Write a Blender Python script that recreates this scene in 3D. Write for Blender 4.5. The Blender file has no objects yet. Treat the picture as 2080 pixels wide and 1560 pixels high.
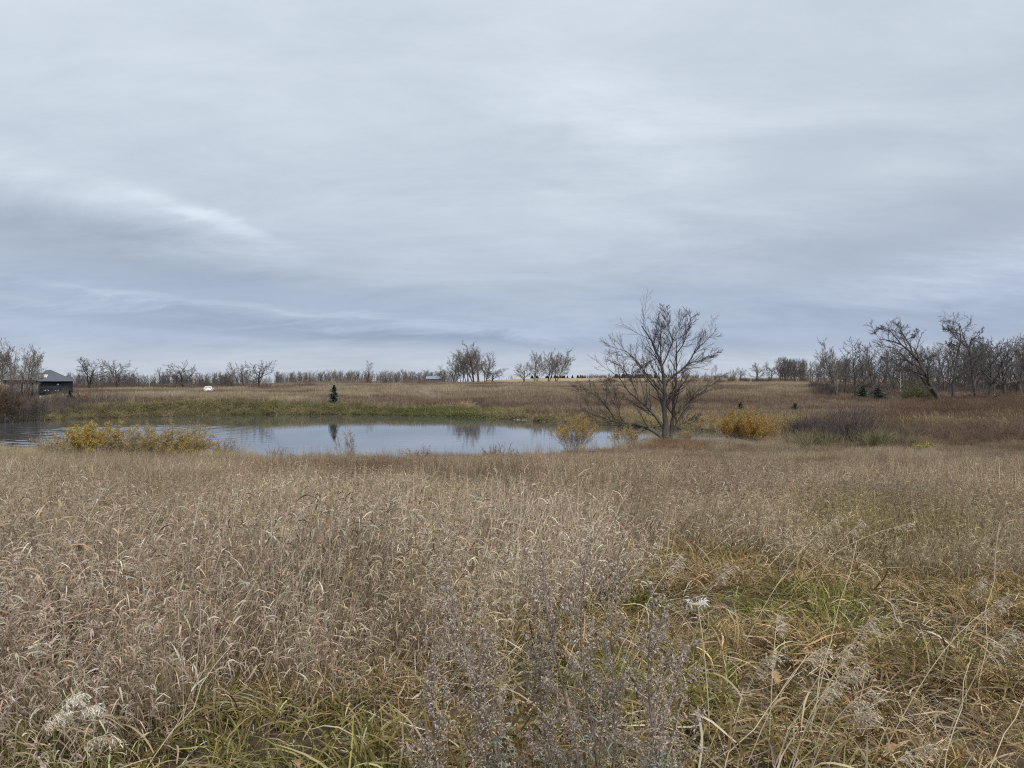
import bpy, math, numpy as np
from mathutils import Vector
R = math.radians
scene = bpy.context.scene
COL = scene.collection
rng = np.random.default_rng(7)
EYE = 4.6          # eye height above the pond's water level (z = 0)
F = 1560.0         # focal length in photo pixels (photo 2080 x 1560)

# ------------------------------------------------------------------ camera
cam = bpy.data.cameras.new('camera'); cam_o = bpy.data.objects.new('camera', cam); COL.objects.link(cam_o)
cam.sensor_width = 36.0; cam.lens = 36.0 * F / 2080.0
cam.clip_start = 0.05; cam.clip_end = 9000
cam_o.location = (0, 0, EYE); cam_o.rotation_euler = (R(90), 0, 0)
scene.camera = cam_o

# ------------------------------------------------------------------ exposure
vs = scene.view_settings
vs.view_transform = 'Standard'; vs.look = 'None'; vs.gamma = 1.0; vs.use_curve_mapping = False
vs.exposure = 1.05
EXPO = 2 ** vs.exposure

# ------------------------------------------------------------------ sky
SUN_EL, SUN_AZ = R(52), R(150)      # azimuth clockwise from +Y (view direction)
world = bpy.data.worlds.new('World'); scene.world = world; world.use_nodes = True
nt = world.node_tree; nt.nodes.clear()
def N(t, **k):
    n = nt.nodes.new(t)
    for a, b in k.items(): setattr(n, a, b)
    return n
def L(a, b): nt.links.new(a, b)
def M(op, a, b=None, c=None, clamp=False):
    n = N('ShaderNodeMath', operation=op, use_clamp=clamp)
    for i, v in enumerate((a, b, c)):
        if v is None: continue
        if hasattr(v, 'is_linked'): L(v, n.inputs[i])
        else: n.inputs[i].default_value = v
    return n.outputs[0]
def build_sky():
    tc = N('ShaderNodeTexCoord'); sep = N('ShaderNodeSeparateXYZ'); L(tc.outputs['Generated'], sep.inputs[0])
    x, y, z = sep.outputs
    zc = M('MAXIMUM', z, 0.0)
    den = M('ADD', zc, 0.20)
    comb = N('ShaderNodeCombineXYZ'); L(M('DIVIDE', x, den), comb.inputs[0]); L(M('DIVIDE', y, den), comb.inputs[1])
    def noise(scale, detail, rough, rot, sc, dist=0.0, loc=(0, 0, 0)):
        mp = N('ShaderNodeMapping'); mp.inputs['Rotation'].default_value = (0, 0, R(rot)); mp.inputs['Scale'].default_value = sc
        mp.inputs['Location'].default_value = loc
        L(comb.outputs[0], mp.inputs[0])
        n = N('ShaderNodeTexNoise'); n.inputs['Scale'].default_value = scale; n.inputs['Detail'].default_value = detail
        n.inputs['Roughness'].default_value = rough; n.inputs['Distortion'].default_value = dist
        L(mp.outputs[0], n.inputs['Vector']); return n.outputs['Fac']
    big = noise(0.75, 2, 0.5, 25, (0.7, 1.0, 1), 0.0, (3.1, 1.7, 0))
    mid = noise(2.3, 6, 0.60, 34, (0.62, 1.2, 1), 0.8, (7.3, 2.2, 0))
    fine = noise(6.0, 6, 0.62, 24, (0.55, 1.2, 1), 0.0, (1.3, 8.2, 0))
    # base colour by height above the horizon
    ramp = N('ShaderNodeValToRGB'); cr = ramp.color_ramp; cr.interpolation = 'EASE'
    stops = [(0.0, (.52, .57, .65)), (.025, (.50, .56, .66)), (.055, (.40, .47, .615)), (.10, (.405, .472, .60)), (.16, (.47, .535, .63)),
             (.24, (.545, .61, .69)), (.34, (.615, .69, .765)), (.50, (.65, .72, .81)), (1.0, (.62, .69, .78))]
    while len(cr.elements) < len(stops): cr.elements.new(0.5)
    for e, (p, c) in zip(cr.elements, stops): e.position = p; e.color = (*c, 1)
    # the height is wobbled by the cloud shapes so bands are ragged
    wob = M('MULTIPLY', M('SUBTRACT', big, 0.5), M('ADD', M('MULTIPLY', zc, 0.55), 0.02))
    L(M('ADD', zc, wob), ramp.inputs[0])
    az = M('ARCTAN2', x, y); el = M('ARCSINE', z)
    elw = M('MULTIPLY_ADD', M('SUBTRACT', mid, 0.5), 0.05, el)      # cloud shapes fray the patches' edges
    def V(op, a, b, c=None):
        n = N('ShaderNodeVectorMath', operation=op)
        for i, v in enumerate((a, b, c)):
            if v is None: continue
            if hasattr(v, 'is_linked'): L(v, n.inputs[i])
            else: n.inputs[i].default_value = v
        return n.outputs['Value' if op == 'DOT_PRODUCT' else 'Vector']
    fray = M('MAXIMUM', M('MULTIPLY_ADD', fine, 3.0, -0.5), 0.05)
    acc = M('MULTIPLY', M('SUBTRACT', mid, 0.5), 0.36)
    acc = M('MULTIPLY_ADD', M('SUBTRACT', fine, 0.5), 0.22, acc)
    acc = M('MULTIPLY_ADD', M('SUBTRACT', big, 0.5), 0.22, acc)
    # lighter and darker clouds by direction: photo column, row, half width, half height, slope, strength; three at a time
    shapes = [(425, 443, 230, 24, -.26, .20), (180, 385, 520, 60, -.22, .08), (60, 450, 800, 80, -.2, -.11), (330, 520, 800, 80, -.12, -.06),
              (2060, 535, 480, 80, .12, .17), (1290, 290, 420, 220, -.35, .10), (1890, 645, 800, 62, .02, -.06), (1600, 330, 260, 90, .2, -.08),
              (420, 656, 900, 22, -.06, -.12), (520, 626, 760, 13, -.07, .12), (1000, 692, 900, 22, -.03, -.10), (1950, 440, 560, 90, .22, -.06)]
    for k in range(0, len(shapes), 3):
        g = shapes[k:k + 3]; T = lambda f: tuple(f(q) for q in g)
        da = V('SUBTRACT', az, T(lambda q: math.atan2(q[0] - 1040, F)))
        de = V('SUBTRACT', elw, T(lambda q: math.atan2(780 - q[1], math.hypot(F, q[0] - 1040))))
        de = V('MULTIPLY_ADD', da, T(lambda q: -q[4]), de)
        qx = V('MULTIPLY_ADD', V('MULTIPLY', da, da), T(lambda q: -(F / q[2]) ** 2), (1.0, 1.0, 1.0))
        qq = V('MAXIMUM', V('MULTIPLY_ADD', V('MULTIPLY', de, de), T(lambda q: -(F / q[3]) ** 2), qx), (0.0, 0.0, 0.0))
        acc = M('MULTIPLY_ADD', V('DOT_PRODUCT', V('MULTIPLY', qq, qq), T(lambda q: q[5])), fray, acc)
    bright = M('MULTIPLY_ADD', acc, 0.45, 1.0)           # thin cloud glows whiter, thick cloud greyer
    mul = N('ShaderNodeVectorMath', operation='SCALE'); L(ramp.outputs[0], mul.inputs[0]); L(bright, mul.inputs['Scale'])
    white = N('ShaderNodeVectorMath', operation='SCALE'); white.inputs[0].default_value = (.345, .335, .315); L(acc, white.inputs['Scale'])
    both = N('ShaderNodeVectorMath', operation='ADD'); L(mul.outputs[0], both.inputs[0]); L(white.outputs[0], both.inputs[1])
    cloud = N('ShaderNodeBackground'); L(both.outputs[0], cloud.inputs[0]); cloud.inputs[1].default_value = 1.0 / EXPO
    sky = N('ShaderNodeTexSky', sky_type='NISHITA'); sky.sun_disc = False
    sky.sun_elevation = SUN_EL; sky.sun_rotation = SUN_AZ; sky.altitude = 250
    clear = N('ShaderNodeBackground'); L(sky.outputs[0], clear.inputs[0]); clear.inputs[1].default_value = 0.1
    mix = N('ShaderNodeMixShader'); mix.inputs[0].default_value = 0.95
    L(clear.outputs[0], mix.inputs[1]); L(cloud.outputs[0], mix.inputs[2])
    out = N('ShaderNodeOutputWorld'); L(mix.outputs[0], out.inputs[0])
build_sky()

sun = bpy.data.lights.new('sun', 'SUN'); sun.energy = 1.5; sun.angle = R(14); sun.color = (1.0, 0.965, 0.92)
sun_o = bpy.data.objects.new('sun', sun); COL.objects.link(sun_o)
sd = Vector((math.sin(SUN_AZ) * math.cos(SUN_EL), math.cos(SUN_AZ) * math.cos(SUN_EL), math.sin(SUN_EL)))
sun_o.rotation_euler = sd.to_track_quat('Z', 'Y').to_euler(); sun_o.location = (0, -20, 40)

# ------------------------------------------------------------------ materials
def new_mat(name):
    m = bpy.data.materials.new(name); m.use_nodes = True
    return m, m.node_tree, m.node_tree.nodes['Principled BSDF']
def noise_mat(name, c1, c2, scale=4.0, rough=0.85, bump=0.0, detail=6, stretch=(1, 1, 1), metallic=0.0, spec=0.3):
    m, t, b = new_mat(name)
    tc = t.nodes.new('ShaderNodeTexCoord'); mp = t.nodes.new('ShaderNodeMapping'); mp.inputs['Scale'].default_value = stretch
    t.links.new(tc.outputs['Object'], mp.inputs[0])
    n = t.nodes.new('ShaderNodeTexNoise'); n.inputs['Scale'].default_value = scale; n.inputs['Detail'].default_value = detail
    t.links.new(mp.outputs[0], n.inputs['Vector'])
    r = t.nodes.new('ShaderNodeValToRGB'); r.color_ramp.elements[0].position = .3; r.color_ramp.elements[1].position = .7
    r.color_ramp.elements[0].color = (*c1, 1); r.color_ramp.elements[1].color = (*c2, 1)
    t.links.new(n.outputs['Fac'], r.inputs[0]); t.links.new(r.outputs[0], b.inputs['Base Color'])
    b.inputs['Roughness'].default_value = rough; b.inputs['Metallic'].default_value = metallic
    b.inputs['Specular IOR Level'].default_value = spec
    if bump:
        bp = t.nodes.new('ShaderNodeBump'); bp.inputs['Strength'].default_value = bump; bp.inputs['Distance'].default_value = 0.05
        t.links.new(n.outputs['Fac'], bp.inputs['Height']); t.links.new(bp.outputs[0], b.inputs['Normal'])
    return m
def plant_mat(name, instanced, translucent=0.3, tint=(1, 1, 1)):
    """leaf / blade colour from the mesh attribute 'bcol', times the copy's own 'tint'"""
    m = bpy.data.materials.new(name); m.use_nodes = True; t = m.node_tree; t.nodes.clear()
    a = t.nodes.new('ShaderNodeAttribute'); a.attribute_name = 'bcol'
    src = a.outputs['Color']
    mx = t.nodes.new('ShaderNodeMix'); mx.data_type = 'RGBA'; mx.blend_type = 'MULTIPLY'; mx.inputs[0].default_value = 1.0
    t.links.new(src, mx.inputs[6])
    if instanced:
        b = t.nodes.new('ShaderNodeAttribute'); b.attribute_type = 'INSTANCER'; b.attribute_name = 'tint'
        t.links.new(b.outputs['Color'], mx.inputs[7])
    else: mx.inputs[7].default_value = (*tint, 1)
    d = t.nodes.new('ShaderNodeBsdfDiffuse'); tr = t.nodes.new('ShaderNodeBsdfTranslucent')
    t.links.new(mx.outputs[2], d.inputs[0]); t.links.new(mx.outputs[2], tr.inputs[0])
    ms = t.nodes.new('ShaderNodeMixShader'); ms.inputs[0].default_value = translucent
    o = t.nodes.new('ShaderNodeOutputMaterial')
    t.links.new(d.outputs[0], ms.inputs[1]); t.links.new(tr.outputs[0], ms.inputs[2]); t.links.new(ms.outputs[0], o.inputs[0])
    return m
MAT = {}
MAT['bark_dark'] = noise_mat('bark_dark', (.045, .038, .034), (.105, .092, .082), 3.5, .9, .6, stretch=(1, 1, .3))
MAT['bark_grey'] = noise_mat('bark_grey', (.085, .075, .068), (.19, .17, .155), 3.0, .9, .5, stretch=(1, 1, .3))
MAT['twig'] = noise_mat('twig', (.075, .066, .061), (.135, .118, .108), 2.0, .9)
MAT['wood_twig'] = noise_mat('wood_twig', (.092, .081, .076), (.165, .145, .135), 2.0, .9)
MAT['twig_pale'] = noise_mat('twig_pale', (.15, .125, .11), (.24, .21, .185), 2.0, .9)
MAT['willow_bark'] = noise_mat('willow_bark', (.05, .045, .04), (.12, .108, .095), 5.0, .9, .7, stretch=(1, 1, .25))
MAT['willow_twig'] = noise_mat('willow_twig', (.065, .055, .047), (.12, .10, .085), 2.0, .85)
MAT['snag'] = noise_mat('snag', (.5, .48, .45), (.68, .66, .62), 3.0, .8, .3)
MAT['stem_brown'] = noise_mat('stem_brown', (.17, .13, .11), (.28, .22, .185), 20, .9)
MAT['grey_stem'] = noise_mat('grey_stem', (.085, .068, .066), (.14, .115, .11), 6, .9)
MAT['blade'] = plant_mat('blade', True, .20)
MAT['leaf'] = plant_mat('leaf', False, .35)
MAT['forb'] = plant_mat('forb', True, .12)

# ------------------------------------------------------------------ mesh helpers
def link(name, mesh, parent=None):
    o = bpy.data.objects.new(name, mesh); COL.objects.link(o); o.parent = parent
    return o
def empty(name, loc, rotz=0.0):
    o = bpy.data.objects.new(name, None); COL.objects.link(o); o.location = loc; o.rotation_euler = (0, 0, rotz)
    o.empty_display_size = .3
    return o
def tag(o, label=None, cat=None, group=None, kind=None):
    if label: o['label'] = label
    if cat: o['category'] = cat
    if group: o['group'] = group
    if kind: o['kind'] = kind
    return o
class MB:
    """collects vertices, faces and a colour per vertex; makes one mesh"""
    def __init__(s): s.v = []; s.f3 = []; s.f4 = []; s.c = []; s.n = 0
    def add(s, v, f, col=(1, 1, 1)):
        v = np.asarray(v, float).reshape(-1, 3); f = np.asarray(f, int)
        if len(v) == 0: return s
        (s.f4 if f.shape[1] == 4 else s.f3).append(f + s.n); s.v.append(v)
        c = np.asarray(col, float)
        s.c.append(np.broadcast_to(c, (len(v), 3)) if c.ndim == 1 else c); s.n += len(v)
        return s
    def box(s, x0, x1, y0, y1, z0, z1, col=(1, 1, 1)):
        v = [(x, y, z) for z in (z0, z1) for y in (y0, y1) for x in (x0, x1)]
        return s.add(v, [(0, 2, 3, 1), (4, 5, 7, 6), (0, 1, 5, 4), (2, 6, 7, 3), (0, 4, 6, 2), (1, 3, 7, 5)], col)
    def merge(s, o):
        for a in o.f3: s.f3.append(a + s.n)
        for a in o.f4: s.f4.append(a + s.n)
        s.v += o.v; s.c += o.c; s.n += o.n
        return s
    def mesh(s, name, mat, smooth=False):
        me = bpy.data.meshes.new(name)
        if s.n == 0: return me
        v = np.concatenate(s.v).astype(np.float32); c = np.concatenate(s.c)
        f3 = np.concatenate(s.f3) if s.f3 else np.zeros((0, 3), int); f4 = np.concatenate(s.f4) if s.f4 else np.zeros((0, 4), int)
        me.vertices.add(len(v)); me.vertices.foreach_set('co', v.ravel())
        loops = np.concatenate([f3.ravel(), f4.ravel()]).astype(np.int32)
        tot = np.concatenate([np.full(len(f3), 3), np.full(len(f4), 4)]).astype(np.int32)
        st = np.concatenate([[0], np.cumsum(tot)[:-1]]).astype(np.int32)
        me.loops.add(len(loops)); me.loops.foreach_set('vertex_index', loops)
        me.polygons.add(len(tot)); me.polygons.foreach_set('loop_start', st); me.polygons.foreach_set('loop_total', tot)
        if smooth: me.polygons.foreach_set('use_smooth', np.ones(len(tot), bool))
        a = me.attributes.new('bcol', 'FLOAT_COLOR', 'POINT')
        a.data.foreach_set('color', np.concatenate([c, np.ones((len(c), 1))], 1).astype(np.float32).ravel())
        me.update(calc_edges=True); me.validate()
        me.materials.append(mat)
        return me
def unit(v): return v / np.maximum(np.linalg.norm(v, axis=-1, keepdims=True), 1e-9)
def tubes(mb, P, Rr, sides, col=(1, 1, 1)):
    """P (B,n,3) centre lines, Rr (B,n) radii"""
    B, n, _ = P.shape
    if B == 0: return
    T = unit(np.gradient(P, axis=1))
    ax = np.argmin(np.abs(T.mean(1)), axis=1); ref = np.eye(3)[ax][:, None, :]
    U = unit(np.cross(T, ref)); V = np.cross(T, U)
    a = np.arange(sides) * 2 * math.pi / sides
    ring = P[:, :, None, :] + Rr[:, :, None, None] * (np.cos(a)[None, None, :, None] * U[:, :, None, :] + np.sin(a)[None, None, :, None] * V[:, :, None, :])
    idx = np.arange(B * n * sides).reshape(B, n, sides); nx = np.roll(idx, -1, axis=2)
    f = np.stack([idx[:, :-1], nx[:, :-1], nx[:, 1:], idx[:, 1:]], -1).reshape(-1, 4)
    c = np.asarray(col, float)
    if c.ndim == 2: c = np.repeat(c, n * sides, axis=0)
    mb.add(ring.reshape(-1, 3), f, c)
def ribbons(mb, P, W, side, col):
    """P (B,n,3) centre lines, W (B,n) widths, side (B,3) width direction"""
    B, n, _ = P.shape
    if B == 0: return
    s = side[:, None, :] if side.ndim == 2 else side
    v = np.stack([P - s * W[..., None] / 2, P + s * W[..., None] / 2], 2)
    idx = np.arange(B * n * 2).reshape(B, n, 2)
    f = np.stack([idx[:, :-1, 0], idx[:, :-1, 1], idx[:, 1:, 1], idx[:, 1:, 0]], -1).reshape(-1, 4)
    c = np.asarray(col, float)
    if c.ndim == 2: c = np.repeat(c, n * 2, axis=0)
    mb.add(v.reshape(-1, 3), f, c)
def twig_ribbons(mb, P, Rr, r):
    """twigs too thin to show a round section: narrow strips turned at random"""
    if len(P): ribbons(mb, P, Rr * 2.0, unit(r.normal(size=(len(P), 3))), (1, 1, 1))
def curve(start, d, L_, n, wob, bend, r):
    """n-point lines from start (B,3) along d (B,3); bend (3,) or (B,3) is added to the direction at each step"""
    B = len(start); P = np.empty((B, n, 3)); P[:, 0] = start; d = unit(d)
    st = (np.asarray(L_) / (n - 1)).reshape(-1, 1)
    for i in range(1, n):
        d = unit(d + wob * r.normal(size=(B, 3)) + bend)
        P[:, i] = P[:, i - 1] + d * st
    return P
def along(P, Rr, idx, t):
    n = P.shape[1]; f = t * (n - 1); i = np.minimum(f.astype(int), n - 2); w = (f - i)[:, None]
    p = P[idx, i] * (1 - w) + P[idx, i + 1] * w
    return p, unit(P[idx, i + 1] - P[idx, i]), Rr[idx, i] * (1 - w[:, 0]) + Rr[idx, i + 1] * w[:, 0]
def plen(P): return np.linalg.norm(np.diff(P, axis=1), axis=2).sum(1)
def spawn(P, Rr, K, t0, t1, ang, lenr, rr, n, wob, up, r, rmin, fall=.55, lmin=.1, out=0.0, even=False):
    """K side shoots per parent line"""
    B = len(P); idx = np.repeat(np.arange(B), K)
    t = t0 + (t1 - t0) * ((np.tile(np.arange(K), B) + r.random(B * K)) / K)
    p, d, rad = along(P, Rr, idx, t)
    perp = unit(np.cross(d, unit(r.normal(size=d.shape))))
    if even: perp = unit(np.cross(d, np.cross(hdir(2.4 * np.arange(B * K) + .35 * r.normal(size=B * K)), d)))
    a = R(ang[0]) + R(ang[1]) * r.normal(size=len(d))
    dd = np.cos(a)[:, None] * d + np.sin(a)[:, None] * perp
    if out: dd = dd + out * unit(p * np.array([1, 1, 0]))
    ln = np.maximum(plen(P)[idx] * lenr * (1 - fall * t) * (r.uniform(.85, 1.12, len(d)) if even else r.uniform(.65, 1.25, len(d))), lmin)
    Q = curve(p, dd, ln, n, wob, np.array([0, 0, up]), r)
    r0 = np.maximum(np.minimum(rad * rr, rad), rmin)
    s = np.linspace(0, 1, n)[None]
    return Q, np.maximum(r0[:, None] * (1 - .75 * s), rmin * .8)

# ------------------------------------------------------------------ the lie of the land
def vnoise(x, y, s, seed=0):
    """smooth 2D value noise, 0..1"""
    def h(i, j): v = np.sin(i * 127.1 + j * 311.7 + seed * 74.7) * 43758.5453; return v - np.floor(v)
    x = x / s; y = y / s; i = np.floor(x); j = np.floor(y); u = x - i; v = y - j; u = u * u * (3 - 2 * u); v = v * v * (3 - 2 * v)
    return (h(i, j) * (1 - u) + h(i + 1, j) * u) * (1 - v) + (h(i, j + 1) * (1 - u) + h(i + 1, j + 1) * u) * v
POND = np.array([(-95, 62), (-60, 57), (-36, 52.5), (-29, 50.5), (-17, 46.5), (-8, 45.5), (-1, 47), (4, 51), (8, 56), (10.6, 61.3), (12.4, 63.2), (14.2, 61.4), (17, 60.3), (21, 63), (22.5, 68),
                 (21, 74), (17, 79), (12, 84), (6.5, 92), (-2.7, 104), (-12, 111), (-25, 116), (-45, 114), (-56, 103), (-64, 94), (-80, 90), (-98, 84)], float)
def pond_sd(x, y):
    """signed distance to the pond's edge, negative on the water"""
    x = np.asarray(x, float); y = np.asarray(y, float); d = np.full(x.shape, 1e9); ins = np.zeros(x.shape, bool)
    for i in range(len(POND)):
        (ax, ay), (bx, by) = POND[i], POND[(i + 1) % len(POND)]
        ex, ey = bx - ax, by - ay
        t = np.clip(((x - ax) * ex + (y - ay) * ey) / (ex * ex + ey * ey), 0, 1)
        d = np.minimum(d, np.hypot(x - ax - t * ex, y - ay - t * ey))
        c = (ay > y) != (by > y)
        with np.errstate(divide='ignore', invalid='ignore'):
            ins ^= c & (x < ex * (y - ay) / (by - ay + 1e-12) + ax)
    w = .5 * np.sin(x * .9 + 1) * np.sin(y * .7) + .35 * np.sin(x * 2.3) + .25 * np.sin(y * 1.9 + x)
    return np.where(ins, -d, d) + w
def ss(a, b, t):
    u = np.clip((np.asarray(t, float) - a) / (b - a), 0, 1); return u * u * (3 - 2 * u)
YK = [-300, -30, 0, 6, 20, 35, 46, 60, 100, 115, 125, 165, 200, 300, 450, 600, 900, 1500, 4000]
ZC = [3.6, 3.2, 3.0, 2.72, 1.62, .66, .14, .15, .35, .75, 1.2, 2.35, 2.85, 3.9, 5.0, 5.6, 6.0, 7, 9]
ZL = [3.6, 3.2, 3.0, 2.72, 1.62, .66, .14, .2, .7, 1.45, 1.95, 2.35, 2.5, 2.9, 4.4, 5.2, 6.0, 7, 9]
ZR = [3.6, 3.2, 3.0, 2.72, 1.62, .68, .3, .3, .45, .5, .55, 1.5, 2.2, 3.4, 5.4, 6.4, 7.0, 8, 10]
def ground_z(x, y):
    x = np.asarray(x, float); y = np.asarray(y, float)
    q = x / np.maximum(y, 20)
    z = np.interp(y, YK, ZC)
    z = z + (np.interp(y, YK, ZL) - z) * ss(-.22, -.40, q)
    z = z + (np.interp(y, YK, ZR) - np.interp(y, YK, ZC)) * ss(.36, .50, q)
    z = z + 3.6 * ss(280, 620, y) * ss(-.12, .06, q)
    z = z + .07 * np.sin(x * .45 + 1.3) * np.sin(y * .38) + .05 * np.sin(x * .9 + y * .7) + .12 * np.sin(x * .06 + 2) * np.sin(y * .05) * ss(60, 140, y)
    sdv = pond_sd(x, y)
    land = .05 + (z - .05) * ss(-.2, 4.5, sdv)
    return np.where(sdv < 0, -np.minimum(1.3, .02 - .22 * sdv), land)
def px2w(px, d): return (px - 1040) / F * d
def at(px, d, dz=0.0):
    x = px2w(px, d); return Vector((x, d, float(ground_z(x, d)) + dz))

def build_ground():
    def axis(a, b, st, far, k):
        c = list(np.arange(a, b, st)); v, s = b, st
        while v < far: c.append(v); s *= k; v += s
        c.append(far); return c
    ys = [-300, -120, -60, -35] + axis(-20, 135, .9, 5000, 1.09)
    xr = axis(0, 70, 1.0, 4500, 1.12); xs = [-v for v in xr[:0:-1]] + xr
    X, Y = np.meshgrid(xs, ys); Z = ground_z(X, Y)
    v = np.stack([X, Y, Z], -1).reshape(-1, 3); nx, ny = len(xs), len(ys)
    i = np.arange(nx * ny).reshape(ny, nx)
    f = np.stack([i[:-1, :-1], i[:-1, 1:], i[1:, 1:], i[1:, :-1]], -1).reshape(-1, 4)
    m, t, b = new_mat('soil_and_thatch'); b.inputs['Roughness'].default_value = .95; b.inputs['Specular IOR Level'].default_value = .1
    g = t.nodes.new('ShaderNodeNewGeometry')
    def nz(scale, detail, st=(1, 1, 1)):
        mp = t.nodes.new('ShaderNodeMapping'); mp.inputs['Scale'].default_value = st; t.links.new(g.outputs['Position'], mp.inputs[0])
        n = t.nodes.new('ShaderNodeTexNoise'); n.inputs['Scale'].default_value = scale; n.inputs['Detail'].default_value = detail
        t.links.new(mp.outputs[0], n.inputs['Vector']); return n
    n1 = nz(3.0, 8); n2 = nz(.02, 5, (.5, 1.6, 1)); n3 = nz(.35, 6)
    def ramp(n, a, bb, p0=.35, p1=.65):
        r = t.nodes.new('ShaderNodeValToRGB'); e = r.color_ramp.elements
        e[0].position = p0; e[1].position = p1; e[0].color = (*a, 1); e[1].color = (*bb, 1)
        t.links.new(n.outputs['Fac'], r.inputs[0]); return r
    near = ramp(n1, (.055, .04, .028), (.13, .095, .062))
    far = ramp(n2, (.23, .17, .11), (.42, .33, .20))
    far2 = ramp(n3, (.75, .72, .7), (1.1, 1.08, 1.05))
    mul = t.nodes.new('ShaderNodeMix'); mul.data_type = 'RGBA'; mul.blend_type = 'MULTIPLY'; mul.inputs[0].default_value = 1
    t.links.new(far.outputs[0], mul.inputs[6]); t.links.new(far2.outputs[0], mul.inputs[7])
    sep = t.nodes.new('ShaderNodeSeparateXYZ'); t.links.new(g.outputs['Position'], sep.inputs[0])
    mr = t.nodes.new('ShaderNodeMapRange'); mr.inputs[1].default_value = 90; mr.inputs[2].default_value = 240
    t.links.new(sep.outputs[1], mr.inputs[0])
    mx = t.nodes.new('ShaderNodeMix'); mx.data_type = 'RGBA'; t.links.new(mr.outputs[0], mx.inputs[0])
    t.links.new(near.outputs[0], mx.inputs[6]); t.links.new(mul.outputs[2], mx.inputs[7]); t.links.new(mx.outputs[2], b.inputs['Base Color'])
    o = link('ground', MB().add(v, f).mesh('ground', m, True)); tag(o, 'rolling ground of soil and dead thatch under the grass', 'ground', kind='structure')
build_ground()

def build_water():
    m, t, b = new_mat('pond_water'); b.inputs['Base Color'].default_value = (.07, .078, .082, 1); b.inputs['IOR'].default_value = 1.6
    b.inputs['Roughness'].default_value = .03
    g = t.nodes.new('ShaderNodeNewGeometry')
    def nz(scale, st, detail):
        mp = t.nodes.new('ShaderNodeMapping'); mp.inputs['Scale'].default_value = st; t.links.new(g.outputs['Position'], mp.inputs[0])
        n = t.nodes.new('ShaderNodeTexNoise'); n.inputs['Scale'].default_value = scale; n.inputs['Detail'].default_value = detail
        t.links.new(mp.outputs[0], n.inputs['Vector']); return n.outputs['Fac']
    calm = nz(1.0, (.5, 1.3, 1), 2); rip = nz(2.6, (.45, 1.0, 1), 3); patch = nz(.05, (.7, 1.6, 1), 2)
    # open water at the far left carries more wind ripple
    sep = t.nodes.new('ShaderNodeSeparateXYZ'); t.links.new(g.outputs['Position'], sep.inputs[0])
    mr = t.nodes.new('ShaderNodeMapRange'); mr.inputs[1].default_value = -20; mr.inputs[2].default_value = -46; mr.inputs[3].default_value = .01; mr.inputs[4].default_value = .06
    t.links.new(sep.outputs[0], mr.inputs[0])
    mu = t.nodes.new('ShaderNodeMath'); mu.operation = 'MULTIPLY'; t.links.new(mr.outputs[0], mu.inputs[0]); t.links.new(patch, mu.inputs[1])
    mu2 = t.nodes.new('ShaderNodeMath'); mu2.operation = 'MULTIPLY'; t.links.new(mu.outputs[0], mu2.inputs[0]); t.links.new(rip, mu2.inputs[1])
    ad = t.nodes.new('ShaderNodeMath'); ad.operation = 'MULTIPLY_ADD'; ad.inputs[1].default_value = .055
    t.links.new(calm, ad.inputs[0]); t.links.new(mu2.outputs[0], ad.inputs[2])
    bp = t.nodes.new('ShaderNodeBump'); bp.inputs['Strength'].default_value = 1.0; bp.inputs['Distance'].default_value = .05
    t.links.new(ad.outputs[0], bp.inputs['Height']); t.links.new(bp.outputs[0], b.inputs['Normal'])
    xs = np.concatenate([np.linspace(-110, -50, 30), np.arange(-49.9, -12, .17), np.linspace(-11.8, 30, 24)])
    ys = np.concatenate([np.arange(44, 92, .17), np.linspace(92.2, 122, 16)]); X, Y = np.meshgrid(xs, ys)
    r = np.random.default_rng(3); W = np.zeros_like(X)                 # wind ripples on the open water at left
    for k in range(9):
        lam = r.uniform(.65, 1.7); th = R(r.uniform(35, 130)); W += lam * .0075 * np.sin((X * math.cos(th) + Y * math.sin(th)) * 2 * math.pi / lam + r.uniform(0, 6.28))
    q = X / Y; amp = .6 * ss(-.30, -.50, q) * (1 - ss(78, 92, Y)) * (.35 + .8 * vnoise(X, Y * 2.5, 9, 7)) + .012
    v = np.stack([X, Y, W * amp], -1).reshape(-1, 3); i = np.arange(X.size).reshape(X.shape)
    f = np.stack([i[:-1, :-1], i[:-1, 1:], i[1:, 1:], i[1:, :-1]], -1).reshape(-1, 4)
    keep = (pond_sd(v[:, 0], v[:, 1]) < 3.0)[f].any(1)
    o = link('pond', MB().add(v, f[keep]).mesh('pond', m, True)); tag(o, 'calm pond reflecting the grey sky', 'pond', kind='structure')
build_water()

def road_y(x): return 176 + .06 * (x + 60) + 3 * np.sin(x * .03)
def build_road():
    xs = np.arange(-125, -36, 1.2); v = []
    for s in (-2.6, -1, 1, 2.6):
        y = road_y(xs) + s; v.append(np.stack([xs, y, ground_z(xs, y) + .06], -1))
    v = np.stack(v, 0); n = len(xs); i = np.arange(4 * n).reshape(4, n)
    f = np.stack([i[:-1, :-1], i[:-1, 1:], i[1:, 1:], i[1:, :-1]], -1).reshape(-1, 4)
    m = noise_mat('gravel', (.36, .33, .29), (.56, .53, .48), 8, .95, .4)
    tag(link('road', MB().add(v.reshape(-1, 3), f).mesh('road', m)), 'pale gravel track across the far meadow', 'road', kind='structure')
build_road()

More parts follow.
